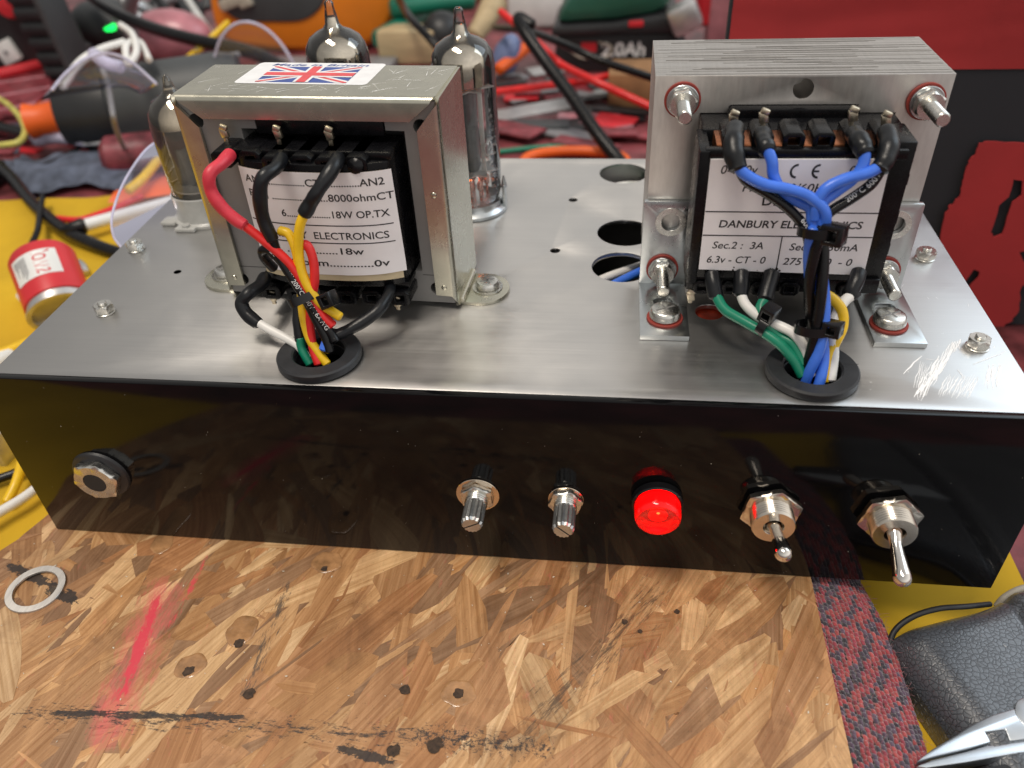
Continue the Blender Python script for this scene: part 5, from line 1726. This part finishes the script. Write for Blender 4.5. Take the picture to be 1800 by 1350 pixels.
# pod with a green lamp
p0 = Z(205, 75, 0)
t = thing('charger_pod', 'low black pod with a glowing green lamp and red end', 'charger', (p0.x, p0.y, BENCH))
m1 = MB(); bm = bmesh.new(); bmesh.ops.create_uvsphere(bm, u_segments=28, v_segments=14, radius=1)
m1.bm(bm, Matrix.Translation((p0.x, p0.y, BENCH + 20)) @ Matrix.Rotation(-.12, 4, 'Z') @ Matrix.Diagonal((46, 30, 24, 1))); m1.build('shell', 'tool_grey', t)
yy = p0.y - 45
while yy < p0.y:
    q = on_y(194, 49, yy); e = q - Vector((p0.x, p0.y, BENCH + 20))
    if (e.x / 46) ** 2 + (e.y / 30) ** 2 + (e.z / 24) ** 2 < 1: break
    yy += .5
m1 = MB(); m1.obox(q, ((1, -.1, .2), (0, 1, .5), (0, -.5, 1)), (6.5, 3, 2.6), 1.5); m1.build('lamp', 'green_led', t)
q = on_y(158, 40, p0.y - 5); m1 = MB(); m1.obox(q, ((1, -.1, .1), (0, 1, 0), (0, 0, 1)), (12, 12, 4), 2.5); m1.build('red_end', 'red_p', t)
# dark clutter at the very back
mb = MB()
for i in range(16):
    px = rs.uniform(215, 372); a = Z(px, rs.uniform(10, 70), rs.uniform(0, 30)); b = a + Vector((rs.uniform(-50, 50), rs.uniform(-30, 60), rs.uniform(-5, 45)))
    mb = MB(); mb.tube([a, a.lerp(b, .5) + Vector((0, 0, 6)), b], rs.uniform(3, 7), 10, 6)
    c_ = rs.choice(['tool_grey', 'grey_p', 'tool_black', 'silver_p'])
    simple(mb, 'metal_fitting', c_, '%s bent fitting behind the long black cable, %s' % (HUE[c_], 'close to the ribbed grip' if px < 268 else 'above the pink dome' if px < 325 else 'close to the orange tool'), 'fitting', 'dark fittings heaped at the back left')
# clear pink domes behind the cable (lens of goggles)
t = thing('safety_goggles', 'clear safety goggles with violet edges leaning over the heat gun', 'goggles', tuple(Z(240, 150, 0)))
m1 = MB()
def gog(u, v):
    px = 88 + u * 190; top = 150 - 62 * math.sin(PI * min(1, u * 1.05)) ** .8 - 18 * u
    p = Z(px, 170 - 25 * u, 62); q = Z(px, top + 15, 95)
    return p.lerp(q, v) + Vector((0, -18 * math.sin(PI * v), 0))
vs, fs = sheet(gog, 24, 8); m1.add(vs, fs); m1.build('lens', 'clear', t, ang=80)
m1 = MB(); m1.tube([gog(0.02 + .96 * k / 10, 1) for k in range(11)], .9, 8, 4); m1.build('rim', 'clear_edge', t)
m1 = MB(); m1.tube(ZP((165, 95, 84), (185, 110, 82), (212, 118, 80)), 4.0, 10, 8); m1.build('nose_bridge', 'clear_edge', t)
mb = MB(); p0 = Z(300, 66, 20); bm = bmesh.new(); bmesh.ops.create_uvsphere(bm, u_segments=24, v_segments=12, radius=1)
mb.bm(bm, Matrix.Translation((p0.x, p0.y, BENCH + 22)) @ Matrix.Diagonal((42, 26, 24, 1))); simple(mb, 'pink_dome', 'pinkish', 'shiny pink plastic dome behind the long black cable', 'plastic cover')
t = thing('clear_visor', 'clear plastic visor with a violet rim peeping over the flag transformer', 'visor', tuple(Z(445, 150, 0)))
def vis(u, v):
    a = PI * u; p = Z(445 - 55 * math.cos(a), 130, 60); q = Z(445 - 55 * math.cos(a), 132 - 58 * math.sin(a), 60); return p.lerp(q, v)
vis = lambda u, v: (lambda c: Vector((c.x - 34 * math.cos(PI * u), c.y + 6 * math.sin(PI * u), c.z - 20 + 52 * math.sin(PI * u) * v)))(Z(445, 125, 50))
m1 = MB(); vs, fs = sheet(vis, 20, 6); m1.add(vs, fs); m1.build('lens', 'clear', t, ang=80)
m1 = MB(); m1.tube([vis(k / 12, 1) for k in range(13)], 1.1, 8, 4); m1.build('rim', 'clear_edge', t)
# cables around the left back
cable('power_cable', 'w_black', ((140, -20, 60), (200, 20, 60), (270, 50, 58), (350, 72, 55), (440, 92, 50), (520, 130, 40)), 5.2, 'thick black cable sweeping across the upper left behind the goggles')
cable('white_lead', 'w_white', ((110, 152, 70), (140, 110, 76), (175, 88, 78), (218, 74, 78)), 2.6, 'white lead arching over the heat gun from the goggles', 'white leads by the goggles')
cable('white_lead', 'w_white', ((212, 44, 80), (232, 60, 78), (240, 90, 74), (226, 112, 70), (222, 80, 76), (245, 74, 72), (262, 105, 66)), 2.4, 'pale curled lead looping beside the green lamp', 'white leads by the goggles')
cable('grey_wire', 'grey_p', ((180, 122, 70), (190, 150, 66), (198, 200, 62), (205, 230, 45), (219, 262, 20)), 1.7, 'stiff grey wire hanging down in front of the heat gun')
cable('white_stick', 'white_p', ((325, -8, 30), (368, 58, 20)), 4.0, 'white stick leaning beside the orange tool', cat='stick')
cable('yellow_lead', 'w_yellow', ((400, 40, 46), (372, 66, 46), (340, 95, 46), (312, 118, 46)), 2.6, 'short yellow lead with a white end left of the visor')
mb = MB(); mb.tube(ZP((306, 121, 46), (320, 118, 46)), 4.2, 10, 4); simple(mb, 'white_plug', 'white_p', 'small white plug on the end of the short yellow lead', 'plug')
# orange tool with dark grip
p0 = Z(530, 92, 0); D0 = (p0 - CAMPOS).length
t = thing('orange_tool', 'orange tool with dark grip panel lying behind the flag transformer', 'power tool', (p0.x, p0.y, BENCH))
def oq(px, py): p = on_y(px, py, p0.y); return (p.x, p.z)
out = [oq(*q) for q in ((366, -10), (372, 35), (384, 62), (410, 78), (450, 86), (520, 92), (585, 90), (640, 84), (672, 60), (690, 30), (705, -20), (690, -60), (380, -60))]
sm = [(v.x, v.z) for v in spline([(a, 0, b) for a, b in out], 5, True)]
m1 = MB(); m1.prism(sm, 'y', p0.y, p0.y + 55, b=7); m1.build('body', 'orange', t, ang=60)
out = [oq(*q) for q in ((385, 5), (400, 22), (425, 36), (480, 38), (530, 36), (560, 18), (572, -10), (560, -50), (390, -50))]
sm = [(v.x, v.z) for v in spline([(a, 0, b) for a, b in out], 5, True)]
m1 = MB(); m1.prism(sm, 'y', p0.y - 2.5, p0.y + 6, b=2); m1.build('grip_panel', 'tool_grey', t, ang=60)
m1 = MB(); q = on_y(412, 2, p0.y - 4); m1.obox(q, ((1, 0, .3), (0, 1, 0), (-.3, 0, 1)), (16, 4, 5), 2); q = on_y(432, 3, p0.y - 4); m1.obox(q, ((1, 0, .3), (0, 1, 0), (-.3, 0, 1)), (7, 4, 5), 2); m1.build('trigger', 'beige', t)
mb = MB(); a = Z(565, 118, 3); mb.box(a.x - 60, a.x + 70, a.y - 40, a.y + 20, BENCH + .3, BENCH + 8, 1); simple(mb, 'grey_tray', 'grey_p', 'flat grey tray under the orange tool', 'tray')
mb = MB(); a = Z(720, 95, 10); mb.box(a.x - 30, a.x + 26, a.y, a.y + 30, BENCH + .2, BENCH + 30, 3); simple(mb, 'ochre_block', 'cream', 'ochre wooden block between the two tall valves', 'block')
# green plier handles, round black knob, wooden handle
mb = MB(); mb.tube(ZP((668, 70, 20), (700, 52, 22), (740, 30, 24), (800, 5, 26)), 10, 14, 8); simple(mb, 'green_plier_handle', 'teal', 'thick green tool handle behind the two tall valves', 'tool handle', 'green tool handles at the back')
mb = MB(); mb.tube(ZP((690, 15, 40), (760, 6, 40), (830, 0, 40)), 9, 14, 8); simple(mb, 'green_plier_handle', 'teal', 'upper green tool handle at the top edge between the valves', 'tool handle', 'green tool handles at the back')
mb = MB(); p0 = Z(778, 60, 22); bm = bmesh.new(); bmesh.ops.create_uvsphere(bm, u_segments=24, v_segments=14, radius=20); mb.bm(bm, Matrix.Translation(p0)); simple(mb, 'black_knob', 'tool_black', 'round black knob on the green handle between the valves', 'knob')
cable('black_lead', 'w_black', ((700, -5, 50), (720, 30, 48), (750, 62, 40), (775, 90, 30)), 3.4, 'black lead crossing the green handles behind the valves')
mb = MB(); mb.tube(ZP((835, 62, 30), (850, 40, 38), (862, 18, 46), (870, 5, 50)), lambda t: 8 + 4 * t, 10, 6); simple(mb, 'wooden_handle', 'cream', 'pale wooden handle standing beside the right tall valve', 'tool handle')
mb = MB(); a = Z(800, 5, 0); mb.box(a.x - 20, a.x + 45, a.y, a.y + 40, BENCH, BENCH + 40, 3); simple(mb, 'brown_block', 'cardboard', 'brown block at the back between green handles and pale handle', 'block')
# cordless tool with battery pack
p0 = Z(1085, 128, 0); yb_ = p0.y
t = thing('cordless_tool', 'green cordless tool standing on its black battery pack at the back', 'power tool', (p0.x, p0.y, BENCH))
def bq(px, py): p = on_y(px, py, yb_); return (p.x, p.z)
m1 = MB(); m1.prism([bq(*q) for q in ((972, 128), (978, 62), (1190, 55), (1206, 70), (1204, 130))], 'y', yb_, yb_ + 70, b=4); m1.build('battery', 'tool_black', t)
m1 = MB(); m1.prism([bq(*q) for q in ((968, 62), (974, 42), (1080, 36), (1180, 18), (1195, 30), (1192, 56))], 'y', yb_ - 7, yb_ + 72, b=4); m1.build('foot', 'tool_black', t)
m1 = MB(); m1.prism([bq(*q) for q in ((975, 42), (990, 10), (1010, -20), (1060, -50), (1190, -60), (1182, 8), (1150, 24), (1080, 35))], 'y', yb_ - 4, yb_ + 66, b=8); m1.build('body', 'green_p', t)
m1 = MB(); q = on_y(1118, 42, yb_ - 7); m1.obox((q.x, q.y, q.z), ((1, 0, .04), (0, 1, 0), (-.04, 0, 1)), (6.2, 1.2, 2.6), 1); m1.build('release_button', 'red_p', t)
m1 = MB(); q = on_y(1203, 30, yb_ - 4); m1.obox(q, ((1, 0, .5), (0, 1, 0), (-.5, 0, 1)), (13, 9, 12), 5); m1.build('bright_corner', 'silver_p', t)
m1 = MB(); q = on_y(1095, 88, yb_ - .15)
letter(m1, '2.0Ah', 16, lambda a, b: (q.x + a, q.y, q.z + b), 'CENTER', .1, .5); m1.build('lettering', 'white_p', t)
m1 = MB(); q = on_y(1040, 85, yb_ - .15); m1.box(q.x - 9, q.x + 4, q.y - .2, q.y + .1, q.z - 3, q.z + 5, .0); m1.build('red_patch', 'red_p', t)
m1 = MB(); m1.tube([(q.x - 18, q.y - .3, q.z - 2), (q.x - 8, q.y - .3, q.z - 8), (q.x + 12, q.y - .3, q.z - 8), (q.x + 17, q.y - .3, q.z + 1), (q.x + 6, q.y - .3, q.z + 5)], .9, 8, 6); m1.build('white_mark', 'beige', t)
mb = MB(); a = Z(1245, 100, 0); mb.tube([a + Vector((-6, 0, 30)), a + Vector((-7, 0, 66)), a + Vector((-14, 0, 96))], 9, 12, 6); simple(mb, 'red_clip', 'red_p', 'bright red clip standing between battery pack and banner', 'clip')
mb = MB(); a = Z(1235, 95, 0); mb.box(a.x, a.x + 36, a.y - 20, a.y + 10, BENCH + .2, BENCH + 72, 5); simple(mb, 'pink_box', 'pinkish', 'small pink box just left of the banner', 'box')
mb = MB(); a = Z(1275, 130, 0); mb.lathe([(12, 0), (12, 150), (8, 190)], a + Vector((18, 20, .2)), seg=20); simple(mb, 'black_bottle', 'chrome' if False else 'tool_black', 'tall glossy black bottle touching the banner edge', 'bottle')
mb = MB(); a = Z(900, 40, 0); mb.box(a.x - 90, a.x + 70, a.y + 120, a.y + 170, BENCH, BENCH + 60, 8); simple(mb, 'red_bag', 'red_p', 'red bag at the top edge behind the black leads', 'bag')
mb = MB(); a = Z(940, 60, 0); mb.box(a.x - 30, a.x + 40, a.y + 20, a.y + 60, BENCH, BENCH + 40, 6); simple(mb, 'white_bag', 'white_p', 'crumpled white paper between the black leads and the green tool', 'paper')
# leads in the middle
cable('thick_lead', 'w_black', ((935, 45, 70), (912, 32, 74), (922, 55, 68), (960, 110, 52), (1005, 170, 36), (1050, 235, 20), (1090, 285, 8), (1110, 310, 4)), 4.6, 'thickest black lead, bent double, running down towards the rear plate edge', 'leads in the middle behind the plate')
cable('thin_lead', 'w_black', ((870, 48, 40), (930, 55, 56), (1000, 82, 58), (1060, 108, 52), (1150, 138, 40)), 2.8, 'thin black lead crossing in front of the battery pack', 'leads in the middle behind the plate')
cable('red_lead', 'w_red', ((870, 162, 20), (950, 152, 20), (1040, 140, 20), (1120, 122, 20), (1160, 118, 20)), 2.9, 'upper red lead rising gently to the right', 'leads in the middle behind the plate')
cable('red_lead', 'w_red', ((880, 20, 60), (950, 80, 44), (985, 112, 30), (1040, 140, 27), (1100, 168, 18), (1160, 195, 10)), 2.9, 'red lead slanting down to the right across the other red lead', 'leads in the middle behind the plate')
cable('green_lead', 'w_green', ((870, 268, 2), (920, 262, 3), (970, 258, 4), (1010, 262, 4)), 1.9, 'green lead along the rear plate edge', 'leads in the middle behind the plate')
mb = MB(); c = Z(1010, 285, 4); mb.tube([c + Vector((34 * math.cos(2 * PI * k / 14), 17 * math.sin(2 * PI * k / 14), 1)) for k in range(14)], 3.6, 10, 5, True); simple(mb, 'scissor_handle', 'orange_red', 'orange ring of a scissor handle behind the rear plate edge', 'scissors')
mb = MB(); bm = bmesh.new(); bmesh.ops.create_uvsphere(bm, u_segments=20, v_segments=10, radius=1); mb.bm(bm, Matrix.Translation(Z(890, 100, 16)) @ Matrix.Rotation(.4, 4, 'Y') @ Matrix.Diagonal((12, 14, 20, 1)))
M['blue_p'] = mat('pale_blue_plastic', (0.16, 0.21, 0.38), .35, 0, .2, .05); simple(mb, 'blue_bulb', 'blue_p', 'pale blue plastic bulb right of the tall valve', 'bulb')
mb = MB(); mb.tube(ZP((876, 122, 12), (900, 104, 16), (925, 84, 22)), 5.2, 10, 6); simple(mb, 'orange_tube', 'orange_red', 'short orange tube beside the pale blue bulb', 'tube')
mb = MB(); a = Z(1100, 190, 0); mb.box(a.x - 14, a.x + 40, a.y - 14, a.y + 26, BENCH + .2, BENCH + 30, 1.2); simple(mb, 'cardboard_box', 'cardboard', 'small brown cardboard box left of the mains transformer', 'box')
mb = MB(); a, b = Z(865, 205, 4), Z(1010, 178, 4); d = (b - a).normalized(); n = Vector((-d.y, d.x, 0)) * 12; mb.add([a - n, b - n, b + n, a + n] + [v - Vector((0, 0, 4)) for v in (a - n, b - n, b + n, a + n)], [(0, 1, 2, 3), (4, 5, 1, 0), (5, 6, 2, 1)]); simple(mb, 'grey_ruler', 'silver_p', 'flat grey metal strip lying right of the tall valve', 'ruler')
for i in range(34):
    px, py = rs.uniform(860, 1130), rs.uniform(120, 262)
    a = Z(px, py, 2 + rs.uniform(0, 5)); w, h = rs.uniform(6, 28), rs.uniform(4, 14); an = rs.uniform(-.6, .6)
    mb = MB(); mb.box(-w, w, -h, h, -1, 1, .4, Matrix.Translation(a) @ Matrix.Rotation(an, 4, 'Z') @ Matrix.Rotation(rs.uniform(-.15, .15), 4, 'X'))
    c_ = rs.choice(['maroon', 'maroon', 'red_p', 'pinkish', 'tool_grey', 'grey_p', 'tool_black', 'silver_p'])
    simple(mb, 'wrapper_scrap', c_, '%s %s scrap littering the bench %s' % ('long' if w > 17 else 'short', HUE[c_], 'close to the right tall valve' if px < 940 else 'beneath the crossing red leads' if px < 1040 else 'close to the mains transformer'), 'scrap', 'scraps littering the bench behind the plate')
for i in range(30):
    px, py = rs.uniform(-30, 330), rs.uniform(175, 320)
    a = Z(px, py, 1 + rs.uniform(0, 3)); w, h = rs.uniform(8, 34), rs.uniform(4, 16); an = rs.uniform(-.5, .5)
    mb = MB(); mb.box(-w, w, -h, h, -1, 1, .4, Matrix.Translation(a) @ Matrix.Rotation(an, 4, 'Z') @ Matrix.Rotation(rs.uniform(-.15, .15), 4, 'X'))
    c_ = rs.choice(['maroon', 'maroon', 'red_p', 'pinkish', 'denim', 'grey_p', 'maroon'])
    simple(mb, 'wrapper_scrap', c_, '%s %s scrap littering the bench %s' % ('long' if w > 21 else 'short', HUE[c_], 'beside the green and yellow earth wire' if px < 110 else 'below the heat gun' if px < 220 else 'beside the small valve'), 'scrap', 'scraps littering the bench at the left')
# grey blue cloth, red roll, probe
mb = MB(); c = Z(120, 300, 4)
def clo(u, v):
    p = Z(20 + u * 210 + 18 * v, 330 - v * 60 + 8 * math.sin(u * 8), 6); return p + Vector((0, 0, 5 * mn.noise(Vector((u * 5, v * 4, 1))) + 4 * math.sin(PI * v)))
vs, fs = sheet(clo, 30, 14); mb.add(vs, fs); simple(mb, 'grey_cloth', 'denim', 'blue-grey cloth bundled behind the yellow cloth', 'cloth', ang=80)
mb = MB(); mb.tube(ZP((195, 278, 12), (330, 262, 12)), 15, 20, 8); simple(mb, 'dark_red_roll', 'maroon', 'dark red roll left of the small valve', 'roll')
t = thing('test_probe', 'white rod with a clear violet grip lying under the heat gun', 'probe', tuple(Z(150, 240, 0)))
m1 = MB(); m1.tube(ZP((148, 250, 14), (215, 248, 14), (290, 246, 14)), 2.6, 10, 4); m1.build('rod', 'white_p', t)
m1 = MB(); m1.tube(ZP((64, 240, 14), (90, 238, 15), (130, 243, 15), (150, 249, 14)), lambda t_: 7.5 - 3.5 * t_, 14, 6); m1.build('grip', 'clear_edge', t)
m1 = MB(); m1.tube(ZP((-20, 220, 12), (30, 232, 13), (68, 240, 14)), 5, 12, 6); m1.build('strain_relief', 'w_black', t)
cable('earth_wire', 'gy_wire', ((-12, 168, 22), (14, 184, 22), (36, 208, 22), (44, 232, 22), (32, 250, 22), (0, 256, 20)), 2.2, 'green and yellow earth wire curling in from the left edge')
cable('black_tail', 'w_black', ((30, 308, 6), (80, 290, 7), (130, 265, 9), (145, 255, 10)), 1.6, 'thin black wire beneath the clear probe grip')
cable('mains_cable', 'w_black', ((-20, 278, 14), (20, 312, 12), (60, 360, 10), (110, 402, 9), (170, 432, 8), (230, 452, 6)), 4.0, 'black cable running over the yellow cloth to the chassis', 'black cables on the yellow cloth')
cable('black_wire', 'w_black', ((75, 345, 14), (70, 375, 13), (66, 405, 12), (54, 432, 9)), 1.8, 'short stiff black wire end poking up from the yellow cloth', 'black cables on the yellow cloth')
mb = MB(); a = Z(0, 290, 8); mb.box(a.x - 40, a.x + 12, a.y - 40, a.y - 6, BENCH + 1, BENCH + 16, 3); simple(mb, 'black_block', 'tool_black', 'black plastic block at the left edge above the yellow cloth', 'block')
mb = MB()
def orc(u, v):
    p = Z(188, 352, 12).lerp(Z(330, 332, 12), u); q = Z(215, 328, 14).lerp(Z(330, 290, 14), u); return p.lerp(q, v) + Vector((0, 0, 3 * math.sin(PI * v) - 2))
vs, fs = sheet(orc, 12, 8); mb.add(vs, fs); simple(mb, 'orange_strap', 'orange_red', 'flat orange-red strap beside the small valve', 'strap', ang=80)
cable('red_wire', 'w_red', ((100, 384, 10), (140, 386, 10), (180, 374, 10), (215, 360, 10), (250, 345, 12)), 2.0, 'thin red wire on the yellow cloth')
t = thing('white_probe', 'white rod with black end pointing at the chassis corner over the yellow cloth', 'probe', tuple(Z(160, 400, 0)))
m1 = MB(); m1.tube(ZP((145, 397, 12), (200, 382, 12), (320, 350, 12)), 3.6, 12, 4); m1.build('rod', 'white_p', t)
m1 = MB(); m1.tube(ZP((108, 404, 11), (125, 402, 12), (147, 397, 12)), lambda t_: 2.5 + 2.6 * t_, 12, 5); m1.build('black_end', 'w_black', t)
cable('yellow_lead', 'w_yellow', ((225, 335, 18), (250, 315, 20), (275, 285, 22), (300, 255, 24)), 3.0, 'yellow lead seen through the clear plastic disc')
# clear plastic disc edge
t = thing('clear_disc', 'thin clear plastic disc with a pale violet rim left of the small valve', 'plastic disc', tuple(Z(240, 420, 0)))
arc = [on_y(px, py, y) for px, py, y in ((214, 436, 84), (200, 416, 90), (196, 388, 98), (202, 360, 106), (214, 328, 116), (232, 296, 126), (256, 264, 138), (280, 246, 148))]
m1 = MB(); m1.tube(arc, .5, 8, 6); m1.build('rim', 'clear_edge', t)
m1 = MB(); A = spline(arc, 4); far = [Vector((-110, 170, v.z)) for v in A]; n = len(A)
m1.add(A + [a.lerp(f, .8) for a, f in zip(A, far)], [(k, k + 1, n + k + 1, n + k) for k in range(n - 1)]); m1.build('pane', 'clear', t, ang=80)
# red can with white label
p0, p1 = Z(72, 452, 33), Z(110, 550, 16)
t = thing('red_can', 'red capacitor can with a white label lying at the left of the chassis', 'capacitor', (p0.x, p0.y, BENCH))
ax = (p1 - p0); L0 = ax.length; ax.normalize(); R0 = 15.5
m1 = MB(); m1.lathe([(0, -.6), (R0 - 4, 0), (R0 - 1.2, .8), (R0, 3), (R0, L0 * .86), (R0 - .5, L0 * .87)], p0, ax, 44); m1.build('sleeve', 'red_p', t)
m1 = MB(); m1.lathe([(R0 - .8, L0 * .86), (R0 - .8, L0 * .95), (R0 + .3, L0 * .96), (R0 + .3, L0), (R0 - 2, L0), (R0 - 2.5, L0 * .9), (0, L0 * .9)], p0, ax, 44); m1.build('rim', 'silver_p', t)
up = Vector((0, -.35, 1)); up = (up - ax * up.dot(ax)).normalized(); sd = ax.cross(up)
def can(a, l, r): return p0 + ax * l + (up * math.cos(a) - sd * math.sin(a)) * r
m1 = MB(); vs, fs = sheet(lambda u, v: can(-.75 + 1.5 * u, L0 * (.2 + .42 * v), R0 + .12), 16, 6); m1.add(vs, fs); lb = m1.build('label', 'white_p', t, ang=80)
m1 = MB()
for i in range(9):
    a = -.62 + i * .05; m1.tube([can(a, L0 * .25, R0 + .15), can(a, L0 * rs.uniform(.35, .6), R0 + .15)], .22, 5, 2)
m1.build('small_print', 'grey_p', lb)
m1 = MB(); vs, fs = glyphs('JOWS', 9, 'CENTER', 0, .1)
m1.add([can(.24 - y / R0, L0 * .41 + x * .55, R0 + .2) for x, y in vs], fs); m1.build('lettering', 'red_p', lb)
cable('white_tube', 'w_white', ((36, 520, 10), (56, 540, 10), (84, 566, 10)), 2.2, 'short white tube beside the red can', cat='tube')
mb = MB(); mb.tube(ZP((139, 462, 12), (146, 468, 12), (150, 478, 11)), 2.0, 10, 4); simple(mb, 'small_screw', 'silver_p', 'small silver screw lying right of the red can', 'screw')
# lower left corner
cable('yellow_lead', 'w_yellow', ((-30, 626, 10), (5, 620, 10), (40, 606, 10), (75, 590, 10)), 2.4, 'yellow lead entering under the front left chassis corner')
mb = MB(); mb.tube(ZP((-30, 650, 8), (0, 634, 8), (20, 622, 8)), 4, 10, 4); simple(mb, 'white_block', 'white_p', 'white plastic end at the left edge by the front left chassis corner', 'plug')
mb = MB(); a = Z(-8, 800, 4); mb.box(a.x - 14, a.x + 7.5, a.y - 5, a.y + 12, BENCH + 2, BENCH + 16, .8); simple(mb, 'silver_connector', 'silver_p', 'grey metal connector at the left edge below the chassis corner', 'connector')
cable('jumper_wire', 'w_yellow', ((44, 770, 12), (38, 815, 11), (28, 850, 9), (12, 882, 6)), 1.9, 'short yellow jumper wire by the lower left of the front panel')
cable('flat_black_cable', 'w_black', ((-60, 868, 6), (-10, 845, 6), (30, 830, 6), (70, 808, 6), (130, 780, 6)), 1.8, 'black cable passing under the lower left of the chassis', 'cables at the lower left')
cable('white_cable', 'w_white', ((-40, 926, 8), (0, 900, 8), (40, 876, 8), (75, 850, 8)), 1.9, 'white cord at the lower left of the front panel', 'cables at the lower left')
